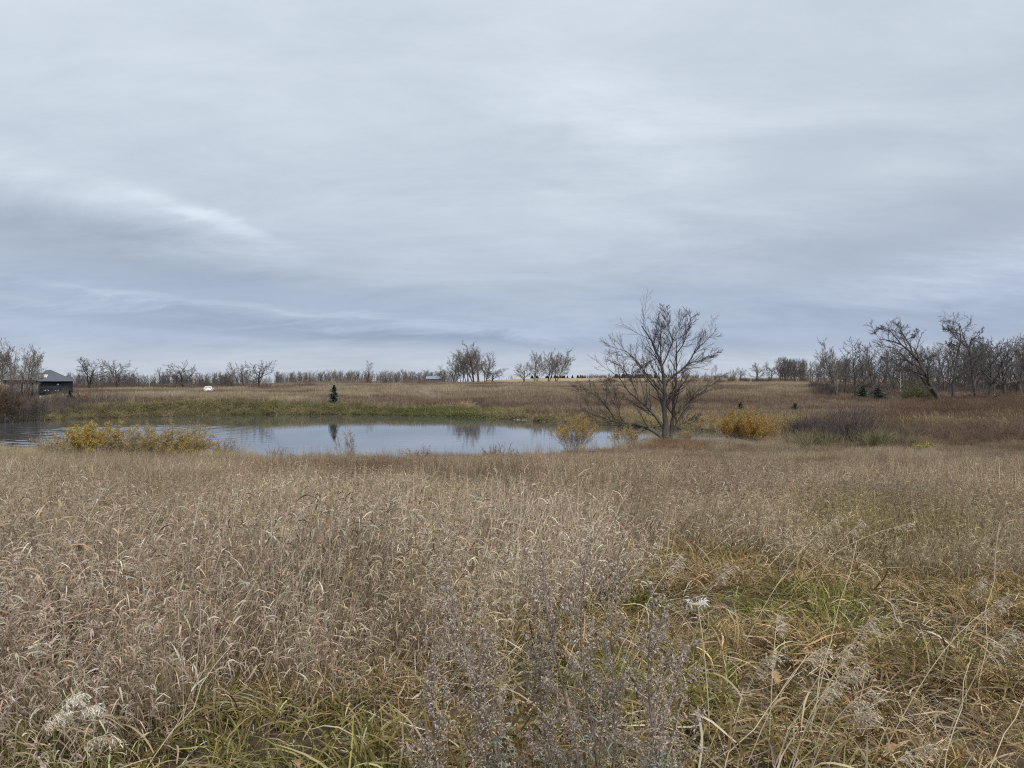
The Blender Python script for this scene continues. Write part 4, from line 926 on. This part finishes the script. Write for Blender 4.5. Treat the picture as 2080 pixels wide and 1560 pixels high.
def conifer(label, px, d, base, top, wfac, seed, cat='tree', name='spruce', col=((.022, .04, .03), (.035, .06, .04)), up=-.02):
    r = np.random.default_rng(seed); p = at(px, d, -.05); h = EYE - (top - 780) / F * d - p.z
    e = empty(name, p); tag(e, label, cat)
    P = np.stack([np.zeros(8), np.zeros(8), np.linspace(0, h, 8)], -1)[None]; Rr = (h * .02 * (1 - .9 * np.linspace(0, 1, 8)))[None]
    m = MB(); tubes(m, P, Rr, 6); link('trunk', m.mesh('trunk', MAT['bark_dark'], True), e)
    K = 150; t = np.sort(r.uniform(.06, .98, K)); a = r.uniform(0, 6.28, K); ln = h * wfac * 1.25 * (1 - t) ** .85 * r.uniform(.45, 1.2, K) + .03 * h
    st = np.stack([np.zeros(K), np.zeros(K), t * h], -1)
    Q = curve(st, hdir(a) + np.array([0, 0, .25]), ln, 6, .06, np.array([0, 0, up]), r)
    m = MB(); tubes(m, Q, np.full((K, 6), h * .004), 3)
    T, _ = spawn(Q, np.full((K, 6), .01), 12, .05, 1.0, (48, 12), .42, .5, 4, .08, .0, r, .004, .6)
    n = len(T); c = cols(np.array(col), n, r, .25)
    ribbons(m, T, np.repeat((np.array([.6, 1, .9, .25]) * h * .032)[None], n, 0), unit(r.normal(size=(n, 3))), c)
    ribbons(m, Q, np.repeat((np.array([.7, 1, 1, 1, .8, .3]) * h * .022)[None], K, 0), unit(r.normal(size=(K, 3))), cols(np.array(col), K, r))
    link('crown', m.mesh('crown', MAT['leaf']), e)
def build_conifers():
    conifer('small dark spruce on the far bank left of centre', 678, 122, 818, 782, .27, 1)
    J = ((.035, .05, .028), (.055, .072, .04))
    conifer('small dark juniper right of the grey house', 142, 114, 0, 793, .42, 2, name='juniper', col=J, cat='shrub')
    conifer('small juniper at the foot of the right hand wood', 1752, 150, 0, 783, .55, 3, name='juniper', col=J, cat='shrub')
    conifer('broad dark juniper just left of the leaning oak foot', 1782, 146, 0, 788, .8, 4, name='juniper', col=J, cat='shrub')
    PJ = ((.085, .10, .055), (.12, .125, .07))
    conifer('little pine in the brown meadow right of the willow', 1504, 100, 0, 817, .4, 5, name='young_pine', col=PJ)
    conifer('little round pine in the brown meadow below the straight-edged wood', 1615, 104, 0, 819, .55, 6, name='young_pine', col=PJ)
    conifer('blocky dark juniper below the barn on the skyline', 852, 312, 0, 775, .42, 7, name='juniper', col=J, cat='shrub', up=.1)
    conifer('smaller brownish juniper beside the blocky one below the barn', 864, 314, 0, 777, .4, 8, name='juniper', col=((.07, .065, .05), (.09, .08, .06)), cat='shrub', up=.1)
    conifer('low round juniper between the two tall clumps', 1055, 325, 0, 775, .6, 9, name='juniper', col=J, cat='shrub', up=.1)
    # far spruce windbreaks on the horizon
    pr = []
    r = np.random.default_rng(4)
    for i in range(3):
        m = MB(); K = 420; t = r.random(K); a = r.uniform(0, 6.28, K); ln = 2.9 * (1 - t) ** .8 + .2
        Q = curve(np.stack([np.zeros(K), np.zeros(K), t * 9 + .3], -1), hdir(a) + np.array([0, 0, .2]), ln, 4, .1, np.array([0, 0, -.05]), r)
        ribbons(m, Q, np.repeat((np.array([.4, .8, .7, .2]))[None], K, 0), unit(r.normal(size=(K, 3))), cols(((.075, .085, .08), (.095, .105, .095)), K, r))  # distance haze mixed into the needle colour: paler and greyer than near spruce
        pr.append(m.mesh('windbreak_spruce', MAT['blade']))
    p = np.concatenate([rng.uniform(1243, 1335, 34), rng.uniform(1072, 1190, 34)]); d = rng.uniform(760, 800, 68); x = px2w(p, d); z = ground_z(x, d)
    top = np.where(p > 1200, 760, np.where(p > 1160, 762, 763)); h = np.maximum(EYE - (top - 780) / F * d - z, 2.5) / 9.2
    scatter('windbreak', pr, np.stack([x, d, z], -1), rots(68, 0), np.stack([h * 1.3, h * 1.3, h], -1), np.ones((68, 3)), 'low dark evergreen windbreak on the horizon behind the willow', 'windbreak')
build_conifers()

# ------------------------------------------------------------------ buildings, car
def prism(mb, pts, faces, col=(1, 1, 1)): mb.add(np.array(pts, float), np.array(faces, int), col)
def build_house():
    d = 132.0; x0 = px2w(80, d); x1 = px2w(123.5, d); z0 = EYE - (806.5 - 780) / F * d
    e = empty('grey_house', ((x0 + x1) / 2, d, z0)); tag(e, 'small dark grey hip-roofed house with a weathered left wing by the pond', 'house')
    w = (x1 - x0) / 2; H = (EYE - (774 - 780) / F * d) - z0; dep = 3.6
    wall_m = noise_mat('charcoal_siding', (.028, .03, .034), (.05, .052, .058), 6, .8, stretch=(1, 1, 6))
    old_m = noise_mat('weathered_boards', (.13, .125, .115), (.27, .26, .24), 5, .9, .4, stretch=(3, 3, .3))
    roof_m = noise_mat('asphalt_shingle', (.075, .085, .10), (.12, .13, .15), 7, .85, .2)
    oldroof_m = noise_mat('weathered_shingle', (.085, .085, .075), (.19, .185, .165), 2.2, .9, .5)
    dark_m = noise_mat('dark_band', (.012, .014, .018), (.022, .025, .03), 5, .6); glass_m, _, gb = new_mat('window_glass')
    gb.inputs['Base Color'].default_value = (.02, .022, .025, 1); gb.inputs['Roughness'].default_value = .08
    white_m = noise_mat('white_paint', (.72, .72, .70), (.82, .82, .8), 5, .6)
    wl = link('wall', MB().box(-w, w, 0, dep - .01, 0, H).mesh('wall', wall_m), e)
    nb = 13
    bm = MB().box(-w - .02, w + .02, -.035, -.004, 0, H / nb * .88).mesh('siding_board', wall_m)
    for i in range(3, nb):
        b = link('siding_board', bm, wl); b.location = (0, 0, i * H / nb)
    link('base_band', MB().box(-w - .03, w + .03, -.06, dep, -.9, H * .135).mesh('base_band', dark_m), e)
    for (a, b) in ((-.66, -.06), (.26, .86)):
        win = link('window', MB().box(a * w, b * w, -.07, -.038, H * .16, H * .50).mesh('window', dark_m), e)
        mid = (a + b) / 2
        link('pane', MB().box(a * w + .06, mid * w - .03, -.085, -.072, H * .18, H * .48).mesh('pane', glass_m), win)
        link('pane', MB().box(mid * w + .03, b * w - .06, -.085, -.072, H * .18, H * .48).mesh('pane', glass_m), win)
    link('wall_sign', MB().box(w * .66, w * .86, -.09, -.04, H * .74, H * .84).mesh('wall_sign', white_m), e)
    link('corner_board', MB().box(w - .10, w + .05, -.10, .02, 0, H).mesh('corner_board', dark_m), e)
    # hip roof
    o = .42; ze = H - .02; zt = (EYE - (750.5 - 780) / F * d) - z0; rx = px2w(90, d) - (x0 + x1) / 2
    m = MB(); V = [(-w - .1, -o, ze), (w + o, -o, ze), (w + o, dep + o, ze), (-w - .1, dep + o, ze), (rx, dep / 2, zt), (-w - .1, dep / 2, zt - .12)]
    prism(m, V, [(0, 1, 4), (1, 2, 4), (0, 4, 5), (2, 3, 5), (2, 5, 4)]); prism(m, V[:4], [(0, 3, 2, 1)])
    rf = link('roof', m.mesh('roof', roof_m), e)
    link('fascia', MB().box(-w - .12, w + o + .02, -o - .03, -o - .002, ze - .16, ze + .02).mesh('fascia', dark_m), rf)
    for i, (px, py, ww) in enumerate([(84, 759, .75), (88, 763, .9), (90, 766.5, .7), (82, 768, .9)]):      # patched pale shingles on the roof slope
        xx = px2w(px, d) - (x0 + x1) / 2; zz = EYE - (py - 780) / F * d - z0; t = (zz - ze) / (zt - ze); yy = -o + t * (dep / 2 + o)
        q = link('roof_patch', MB().box(-ww / 2, ww / 2, -.10, -.06, -.11, .11).mesh('roof_patch', white_m if i in (1, 2) else oldroof_m), rf); q.location = (xx, yy, zz + .03); q.rotation_euler = (R(-38), 0, 0)
    # weathered wing to the left
    xl = px2w(2, d) - (x0 + x1) / 2; zw = EYE - (771 - 780) / F * d - z0; zwt = EYE - (756 - 780) / F * d - z0
    n = 22; bw = (-w - xl) / n
    wing = link('wing_wall', MB().box(xl, -w - .04, .75, dep - .3, -.9, zw - .1).mesh('wing_wall', dark_m), e)
    bmesh_ = MB().box(.02, bw - .03, .68, .745, 0, zw - .1).mesh('board', old_m)
    for i in range(n):
        if i % 6 == 4: continue
        b = link('board', bmesh_, wing); b.location = (xl + i * bw, 0, 0)
    m = MB(); V = [(xl - .3, .2, zw - .1), (-w - .13, .2, zw - .1), (-w - .13, dep, zw), (xl - .3, dep, zw), (xl + .4, dep / 2, zwt - .5), (-w - .13, dep / 2, zwt)]
    prism(m, V, [(0, 1, 5, 4), (2, 3, 4, 5)]); prism(m, V, [(3, 0, 4), (1, 2, 5)]); link('wing_roof', m.mesh('wing_roof', oldroof_m), e)
    lamp = MB(); a = np.linspace(0, 2 * math.pi, 10, endpoint=False)
    prof = np.array([(-.16, .0), (-.11, .11), (0, .16), (.11, .11), (.16, .0)]); P = np.array([[(0, -1.2, .42 + p[0]) for p in prof]]); tubes(lamp, P, np.maximum(prof[:, 1], .01)[None], 10)
    b = link('buoy', lamp.mesh('buoy', white_m, True)); b.location = (px2w(91, d), d, z0 - .35); tag(b, 'small white ball lying in the grass before the dark house wall', 'ball')
build_house()

def build_barn():
    d = 470; e = empty('barn', at(880, d)); tag(e, 'distant blue-grey barn on the skyline left of the big clump', 'barn')
    wm = noise_mat('barn_wall', (.10, .11, .14), (.15, .16, .20), 1, .8); rm = noise_mat('barn_roof', (.19, .21, .26), (.25, .28, .33), 1, .6)
    zt = EYE - (763.5 - 780) / F * d - e.location.z; ze = zt * .55
    link('wall', MB().box(-4.2, 4.2, 0, 8, 0, ze).mesh('wall', wm), e)
    m = MB(); V = [(-4.6, -.5, ze), (4.6, -.5, ze), (4.6, 8.5, ze), (-4.6, 8.5, ze), (-4.6, 4, zt), (4.6, 4, zt)]
    prism(m, V, [(0, 1, 5, 4), (2, 3, 4, 5)]); prism(m, V, [(3, 0, 4), (1, 2, 5)]); link('roof', m.mesh('roof', rm), e)
    link('door', MB().box(-1.6, 1.6, -.12, -.004, 0, ze * .8).mesh('door', noise_mat('barn_door', (.05, .055, .07), (.07, .075, .09), 1, .8)), e)
build_barn()

def build_car():
    d = 172.0; p = at(422.5, d, .05); e = empty('white_car', p, R(19)); tag(e, 'white car seen from behind on the far gravel track', 'car')
    paint, t, b = new_mat('white_car_paint'); b.inputs['Base Color'].default_value = (.62, .62, .61, 1); b.inputs['Roughness'].default_value = .3; b.inputs['Coat Weight'].default_value = .5
    glass, t, b = new_mat('car_glass'); b.inputs['Base Color'].default_value = (.015, .017, .02, 1); b.inputs['Roughness'].default_value = .1
    rub = noise_mat('tyre_rubber', (.02, .02, .02), (.035, .035, .035), 9, .9); red, t, b = new_mat('tail_light_red'); b.inputs['Base Color'].default_value = (.22, .02, .02, 1); b.inputs['Roughness'].default_value = .2
    trim = noise_mat('dark_trim', (.03, .03, .03), (.05, .05, .05), 9, .7); steel = noise_mat('wheel_alloy', (.45, .45, .46), (.6, .6, .6), 9, .4, metallic=.8); plate_m = noise_mat('number_plate', (.6, .6, .58), (.7, .7, .68), 4, .5)
    # cross-sections along the length (y from the rear bumper forward): half widths at sill, belt, roof and heights
    sec = [(0.0, .78, .84, .60, .42, .88, .90), (.06, .84, .90, .66, .36, .98, 1.0), (.22, .88, .92, .68, .30, 1.02, 1.30), (.55, .89, .93, .66, .28, 1.03, 1.62), (1.3, .90, .93, .67, .27, 1.02, 1.68),
           (2.5, .90, .93, .66, .27, 1.01, 1.66), (3.05, .90, .92, .64, .27, 1.0, 1.45), (3.55, .89, .91, .80, .28, .98, 1.02), (4.2, .86, .86, .74, .32, .88, .92), (4.5, .72, .74, .62, .42, .72, .74)]
    m = MB(); rows = []
    for (y, ws, wb, wr, zs, zb, zr) in sec:
        half = [(ws * .92, zs), (ws, zs + .12), (wb, (zs + zb) / 2 + .05), (wb, zb), (wr + .06, zr - .07), (wr - .08, zr), (0, zr + .025)]
        rows.append([(x, y, z) for x, z in half] + [(-x, y, z) for x, z in half[-2::-1]])
    V = np.array(rows); k = V.shape[1]; idx = np.arange(V.shape[0] * k).reshape(V.shape[0], k)
    f = np.stack([idx[:-1, :-1], idx[1:, :-1], idx[1:, 1:], idx[:-1, 1:]], -1).reshape(-1, 4); m.add(V.reshape(-1, 3), f)
    for row, rev in ((rows[0], 0), (rows[-1], 1)):
        c = np.array(row); m.add(np.vstack([c, c.mean(0)]), [(i, i + 1, k) if not rev else (i + 1, i, k) for i in range(k - 1)])
    body = link('body', m.mesh('body', paint, True), e)
    q = MB(); q.add([(-.60, .115, 1.06), (.60, .115, 1.06), (.53, .40, 1.50), (-.53, .40, 1.50)], [(0, 1, 2, 3)]); rw = link('rear_window', q.mesh('rear_window', glass), e); rw.location = (0, -.035, 0)
    for s in (-1, 1):
        q = MB(); q.add([(s * .925, .75, 1.07), (s * .925, 2.75, 1.06), (s * .72, 2.5, 1.56), (s * .73, .8, 1.55)], [(0, 1, 2, 3)]); w = link('side_window', q.mesh('side_window', glass), e); w.location = (s * .02, 0, 0)
        link('tail_light', MB().box(s * .58 if s > 0 else -.86, .86 if s > 0 else -.58, -.03, .10, .86, .98).mesh('tail_light', red), e)
        link('wing_mirror', MB().box(s * .95 if s > 0 else -1.12, 1.12 if s > 0 else -.95, 2.55, 2.68, 1.05, 1.2).mesh('wing_mirror', paint), e)
        for y in (.85, 3.55):
            wv = np.array([[(s * (.70 + a), y, .33) for a in (0, .02, .20, .22)]]); wm = MB(); tubes(wm, wv, np.array([[.26, .33, .33, .26]]), 18)
            wh = link('wheel', wm.mesh('tyre', rub, True), e); rm = MB(); tubes(rm, np.array([[(s * a, y, .33) for a in (.86, .915, .92)]]), np.array([[.22, .22, .02]]), 14); link('rim', rm.mesh('rim', steel), wh)
    link('bumper', MB().box(-.80, .80, -.06, .06, .36, .50).mesh('bumper', trim), e)
    link('number_plate', MB().box(-.26, .26, -.045, -.005, .72, .84).mesh('number_plate', plate_m), e)
build_car()

# ------------------------------------------------------------------ things among the foreground grass
def feathery_plume(px, d, top_px, top_py, label, group, seed, pale=1.0, name='plume_grass', plume_len=.26, nod=1.0):
    """a culm rising from (px,d) to a nodding feathery head that ends near the photo point (top_px, top_py)"""
    r = np.random.default_rng(seed); b = at(px, d); dt = d + .15 * r.normal(); tip = np.array([px2w(top_px, dt), dt, EYE - (top_py - 780) / F * dt]) - np.array(b)
    e = empty(name, b); tag(e, label, 'grass', group)
    t = np.linspace(0, 1, 9)[:, None]; P = (t * tip + np.array([0, 0, .12]) * np.sin(t * math.pi) * nod)[None]
    m = MB(); tubes(m, P, np.repeat(np.linspace(.0028, .0012, 9)[None], 1, 0), 5); link('stem', m.mesh('stem', MAT['straw']), e)
    L_ = plen(P)[0]; K = 46; tt = 1 - plume_len / L_ * r.random(K) ** .8; p, dd, _ = along(P, np.ones((1, 9)), np.zeros(K, int), tt)
    sidev = np.array([.5, -.1, 0]) * (1 if tip[0] >= 0 else -1)
    dr = dd + sidev + .55 * r.normal(size=(K, 3)); Q = curve(p, dr, r.uniform(.02, .075, K), 6, .16, np.array([.04, 0, -.30 * nod]), r)
    S2, _ = spawn(Q, np.ones(Q.shape[:2]), 5, .25, 1.0, (38, 16), .32, .5, 3, .15, -.08, r, .001, .3, .006); n2 = len(S2)
    pal = [(.56, .46, .34), (.66, .57, .45), (.46, .37, .26), (.72, .64, .52)]
    m = MB(); ribbons(m, Q, np.repeat((np.array([.3, .6, .7, .7, .5, .1]) * .0030)[None], K, 0), unit(r.normal(size=(K, 3))), np.minimum(cols(pal, K, r, .15) * pale, .88))
    ribbons(m, S2, np.repeat((np.array([.5, 1, .2]) * .0042)[None], n2, 0), unit(r.normal(size=(n2, 3))), np.minimum(cols(pal, n2, r, .15) * pale, .88))
    link('plume', m.mesh('plume', MAT['leaf']), e)
    for k in range(2):
        lp, ld, _ = along(P, np.ones((1, 9)), np.zeros(1, int), np.array([r.uniform(.2, .6)])); Q = curve(lp, ld + .6 * r.normal(size=(1, 3)), [r.uniform(.18, .32)], 7, .06, np.array([0, 0, -.22]), r)
        m = MB(); ribbons(m, Q, np.array([[.7, 1, 1, 1, .8, .5, .1]]) * .008, unit(r.normal(size=(1, 3))), cols(STRAW, 1, r)); link('leaf', m.mesh('leaf', MAT['leaf']), e)
def build_foreground_things():
    MAT['straw'] = noise_mat('straw', (.40, .32, .21), (.56, .47, .33), 12, .8)
    g = 'white plumes at lower left'
    for i, (px, d, tx, ty, pl, pale) in enumerate([(40, 3.1, 165, 1408, .2, 1.7), (60, 3.0, 200, 1430, .18, 1.7), (20, 2.95, 130, 1445, .2, 1.6)]):
        feathery_plume(px, d, tx, ty, ['white plume with curled tufts, topmost of the three at lower left', 'white plume, rightmost of the three at lower left', 'white plume, lowest left of the three at lower left'][i], g, 40 + i, pale, plume_len=pl)
    feathery_plume(-60, 4.1, 210, 1168, 'long slanting stalk with pale feathery head left of centre field', None, 50, .95, plume_len=.3)
    feathery_plume(60, 2.75, 225, 1492, 'feathery straw head lying low at the bottom left', None, 51, 1.0, plume_len=.2)
    g = 'pale nodding plumes over the green grass at lower right'
    lab = 'pale feathery plume nodding over the green grass at lower right'
    for i, (px, d, tx, ty) in enumerate([(1460, 3.1, 1565, 1330), (1540, 3.0, 1740, 1300), (1560, 2.9, 1755, 1345), (1580, 2.9, 1700, 1385), (1600, 2.8, 1765, 1405), (1640, 2.8, 1770, 1440), (1500, 3.2, 1680, 1310), (1640, 3.3, 1770, 1255), (1560, 3.4, 1580, 1250)]):
        feathery_plume(px, d, tx, ty, lab, g, 60 + i, 1.05, plume_len=.19)
    g = 'slanting plumed stalks in the right half of the field'; lab = 'slanting grass stalk with a pale plume in the right half of the field'
    for i, (px, d, tx, ty) in enumerate([(1500, 5.2, 1705, 1045), (1640, 6.4, 1755, 1058), (1580, 6.8, 1855, 1062), (1330, 4.6, 1490, 1150), (1390, 4.8, 1480, 1135), (1250, 4.5, 1385, 1130), (1900, 4.4, 1995, 1170), (1790, 3.6, 2040, 1215), (1860, 2.9, 2060, 1270),
                                           (1700, 2.6, 1905, 1510), (1150, 5.5, 1225, 1075), (600, 5.8, 690, 1040), (420, 6.0, 510, 1050)]):
        feathery_plume(px, d, tx, ty, lab if i < 11 else 'slanting pale-plumed grass stalk in the left half of the field', g if i < 11 else 'slanting plumed stalks in the left half of the field', 80 + i, .98, plume_len=.24)
    # broken straws slanting through the grass
    labs = ['long bare straw slanting up at the bottom left, nearer one of a pair', 'long bare straw slanting up at the bottom left, taller one of a pair', 'long straw rising right from the bottom edge just right of the weeds',
            'long straw rising right through the nodding plumes', 'straw cut by the right edge near the bottom corner', 'short straw leaning left of the left grey weed', 'straw leaning right beside the lower right corner tufts',
            'tall thin straw standing right of the milkweed pod', 'tall upright straw near the right edge at mid field']
    for i, (x0, y0, x1, y1, d) in enumerate([(280, 1540, 480, 1300, 3.2), (330, 1530, 520, 1180, 3.5), (1420, 1560, 1640, 1330, 2.9), (1530, 1560, 1690, 1300, 2.9), (1940, 1550, 2085, 1405, 2.8), (870, 1440, 930, 1556, 2.75), (1900, 1500, 1975, 1330, 3.0), (1640, 1440, 1740, 1100, 3.7), (1985, 1270, 2030, 1060, 4.2)]):
        r = np.random.default_rng(i); a = at(x0, d, .02); b = np.array([px2w(x1, d + .3), d + .3, EYE - (y1 - 780) / F * (d + .3)]); P = np.linspace(np.zeros(3), b - np.array(a), 7)[None]; P[0, 1:-1] += .012 * r.normal(size=(5, 3))
        m = MB(); tubes(m, P, np.linspace(.0028, .0016, 7)[None], 5); o = link('loose_straw', m.mesh('loose_straw', MAT['straw'])); o.location = a; tag(o, labs[i], 'straw', 'long loose straws')
    # broad curled dry blades
    for i, (px, py, d, lb) in enumerate([(1435, 1405, 2.95, 'pale curled dry blade like a hook at lower right'), (1590, 1450, 2.85, 'bleached stiff dry blade standing up at lower right'), (90, 1515, 2.8, 'bleached broad dry blade leaning at the bottom left'), (1965, 1470, 2.8, 'pale curled dry blade near the lower right corner'), (1385, 1500, 2.75, 'tangle blade of bleached straw right of the grey weeds')]):
        r = np.random.default_rng(200 + i); e_ = np.array([px2w(px, d), d, EYE - (py - 780) / F * d]); z = float(ground_z(e_[0], d))
        P = np.stack([np.linspace(-.05, .03, 9), .03 * np.sin(np.linspace(0, 3, 9)), np.linspace(0, e_[2] - z, 9)], -1)
        P[5:, 0] += np.array([.01, .03, .05, .05]) * (1 if i % 2 else -1); P[8, 2] -= .05
        m = MB(); ribbons(m, P[None], np.array([[.5, .6, .8, 1, 1, 1, .9, .6, .15]]) * .014, np.array([[.8, .5, .1]]), cols([(.66, .58, .44)], 1, r)); o = link('dry_blade', m.mesh('dry_blade', MAT['leaf'])); o.location = (e_[0], d, z); tag(o, lb, 'dry leaf')
    # burst milkweed pod with silk
    r = np.random.default_rng(77); px, d = 1440, 3.55; b = at(px, d); top = EYE - (1226 - 780) / F * d - b.z
    e = empty('milkweed_pod', b); tag(e, 'burst milkweed pod with white silk above the green grass', 'seed pod')
    P = curve(np.zeros((1, 3)), np.array([[0, 0, 1.0]]), [top], 8, .03, np.zeros(3), r); m = MB(); tubes(m, P, np.full((1, 8), .003), 5); link('stem', m.mesh('stem', MAT['straw']), e)
    for sx, K in ((-.035, 34), (.022, 60)):
        st = P[0, -1] + np.array([sx, 0, 0]) + .008 * r.normal(size=(K, 3)); Q = curve(st, unit(r.normal(size=(K, 3)) + np.array([.4, 0, .1])), r.uniform(.012, .042, K), 5, .2, np.array([.08, 0, -.4]), r)
        m = MB(); ribbons(m, Q, np.repeat((np.array([.6, 1, 1, .8, .2]) * .0034)[None], K, 0), unit(r.normal(size=(K, 3))), cols([(.85, .85, .82)], K, r, .05, .02)); link('silk', m.mesh('silk', MAT['leaf']), e)
    sp = np.linspace(-1, 1, 9); P2 = np.stack([sp * .045, .01 * sp, .012 * sp ** 2 - .01], -1)[None] + P[0, -1]; m = MB(); tubes(m, P2, (.008 * np.sqrt(np.maximum(1 - sp ** 2, .02)))[None], 8); link('husk', m.mesh('husk', MAT['straw'], True), e)
    # fallen oak leaves
    leaf_m = noise_mat('oak_leaf', (.22, .13, .055), (.40, .27, .13), 45, .85, .5)
    t = np.linspace(0, 1, 21); prof = (.014 + .030 * np.abs(np.sin(t * math.pi * 3.4)) ** .7) * np.sin(np.clip(t * 1.02, 0, 1) * math.pi) ** .55
    V = np.stack([np.stack([-prof, t * .13, .02 * np.sin(t * 3) + .16 * prof], -1), np.stack([0 * t, t * .13, .02 * np.sin(t * 3)], -1), np.stack([prof, t * .13, .02 * np.sin(t * 3) + .25 * prof], -1)], 1)
    ii = np.arange(63).reshape(21, 3); f = np.concatenate([np.stack([ii[:-1, k], ii[:-1, k + 1], ii[1:, k + 1], ii[1:, k]], -1) for k in (0, 1)]); lm = MB().add(V.reshape(-1, 3), f)
    tubes(lm, np.array([[(0, -.035, .006), (0, 0, 0), (0, .12, .003)]]), np.array([[.0012, .0014, .0006]]), 4); lmesh = lm.mesh('oak_leaf', leaf_m, True)
    for i, (px, py, d, lb) in enumerate([(935, 1380, 3.0, 'large tan fallen oak leaf caught beside the left grey weed'), (1748, 1508, 2.72, 'pale fallen oak leaf at the bottom, right of centre'), (1800, 1530, 2.7, 'tan fallen leaf beside the pale one at the bottom right'),
                                           (880, 1500, 2.75, 'yellow fallen leaf lying in the green grass left of the weeds'), (590, 1545, 2.68, 'yellow-brown fallen leaf at the bottom edge left of centre'), (1580, 1390, 2.95, 'small tan fallen leaf under the nodding plumes')]):
        r = np.random.default_rng(500 + i); o = link('oak_leaf', lmesh)
        for _ in range(6): d = (EYE - float(ground_z(px2w(px, d), d)) - .17) * F / (py - 780)      # lying on the matted grass
        o.location = (px2w(px, d), d, float(ground_z(px2w(px, d), d)) + .17)
        o.rotation_euler = (R(r.uniform(5, 35)), R(r.uniform(-20, 20)), r.uniform(0, 6.28)); o.scale = (.68,) * 3 if i else (1.1,) * 3
        tag(o, lb, 'leaf', 'fallen leaves')
    for px, d, y, lb in [(955, 109, .02, 'pale log floating along the far bank at centre'), (1068, 100, .02, 'pale log floating along the far bank below the smaller clump')]:
        m = MB(); P = np.stack([np.linspace(-1.7, 1.7, 9), .08 * np.sin(np.linspace(0, 4, 9)), np.zeros(9)], -1)[None]; tubes(m, P, np.array([[.02, .07, .09, .09, .08, .08, .07, .05, .02]]), 8)
        o = link('floating_log', m.mesh('floating_log', MAT['snag'], True)); o.location = (px2w(px, d), d - 1.0, .03); tag(o, lb, 'log', 'floating logs')
build_foreground_things()

def wormwood(label, px, d, stems, seed):
    """dead wormwood: upright stems crowded with tiny brown seed heads, grey-green cut leaves low down"""
    r = np.random.default_rng(seed); b = at(px, d); e = empty('wormwood', b); tag(e, label, 'weed', 'dead wormwood plants in the foreground')
    SB = [(.42, .345, .28), (.50, .425, .355), (.34, .275, .22), (.57, .495, .42)]; GG = [(.32, .35, .28), (.41, .44, .37), (.25, .28, .215)]
    for k, (tx, ty) in enumerate(stems):
        dt = d + .12 * r.normal(); tip = np.array([px2w(tx, dt), dt, EYE - (ty - 780) / F * dt]) - np.array(b); st = np.array([.05 * r.normal(), .05 * r.normal(), 0])
        t = np.linspace(0, 1, 12)[:, None]; P = (st + t * (tip - st) + np.array([.03, 0, 0]) * np.sin(t * 5 + k))[None]
        Rr = np.linspace(.0062, .0020, 12)[None]; m = MB(); tubes(m, P, Rr, 6); stem = link('stem', m.mesh('stem', MAT['stem_brown'], True), e)
        A, Ar = spawn(P, Rr, 30, .22, .99, (35, 8), .36, .5, 7, .07, .05, r, .0010, .72, .05)
        B, Br = spawn(A, Ar, 5, .25, 1.0, (36, 10), .36, .6, 4, .08, .04, r, .0007, .5, .02)
        m = MB(); tubes(m, A, Ar, 3); tubes(m, B, Br, 3); link('branches', m.mesh('branches', MAT['stem_brown']), stem)
        m = MB()
        for Q, kk in ((A, 24), (B, 12)):
            idx = np.repeat(np.arange(len(Q)), kk); p, dd, _ = along(Q, np.ones(Q.shape[:2]), idx, r.uniform(.2, 1, len(idx))); n = len(p)
            C = curve(p + .003 * r.normal(size=(n, 3)), dd * .4 + unit(r.normal(size=(n, 3))), r.uniform(.006, .013, n), 3, .2, np.array([0, 0, -.3]), r)
            ribbons(m, C, np.repeat((np.array([.5, 1.0, .4]) * .0048)[None], n, 0), unit(r.normal(size=(n, 3))), cols(SB, n, r, .2))
        link('seed_heads', m.mesh('seed_heads', MAT['leaf']), stem)
        K = 46; t2 = r.uniform(.02, .48, K); p, dd, _ = along(P, Rr, np.zeros(K, int), t2)
        ax = curve(p, hdir(r.uniform(0, 6.28, K)) + np.array([0, 0, .7]), r.uniform(.04, .09, K), 5, .08, np.array([0, 0, -.25]), r)
        m = MB(); ribbons(m, ax, np.repeat((np.array([.4, .6, .8, .8, .3]) * .005)[None], K, 0), unit(r.normal(size=(K, 3))), cols(GG, K, r))
        T, _ = spawn(ax, np.ones(ax.shape[:2]), 9, .2, 1.0, (50, 10), .42, .5, 3, .1, 0, r, .001, .3, .012); n = len(T)
        ribbons(m, T, np.repeat((np.array([.6, 1, .3]) * .0042)[None], n, 0), unit(r.normal(size=(n, 3))), cols(GG, n, r)); link('leaves', m.mesh('leaves', MAT['leaf']), stem)
def build_wormwood():
    wormwood('dead grey-brown wormwood, left one of the foreground weeds', 1005, 2.55, [(930, 1175), (985, 1300), (865, 1360)], 1)
    wormwood('tall dead wormwood, middle one of the foreground weeds', 1190, 2.6, [(1120, 1160), (1195, 1135), (1085, 1290)], 2)
    wormwood('dead wormwood, right one of the foreground weeds', 1290, 2.5, [(1265, 1165), (1335, 1225), (1385, 1310)], 3)
build_wormwood()
scene.cycles.use_denoising = False; scene.cycles.filter_width = 1.15; scene.cycles.max_bounces = 5; scene.cycles.diffuse_bounces = 2; scene.cycles.glossy_bounces = 2; scene.cycles.transmission_bounces = 2
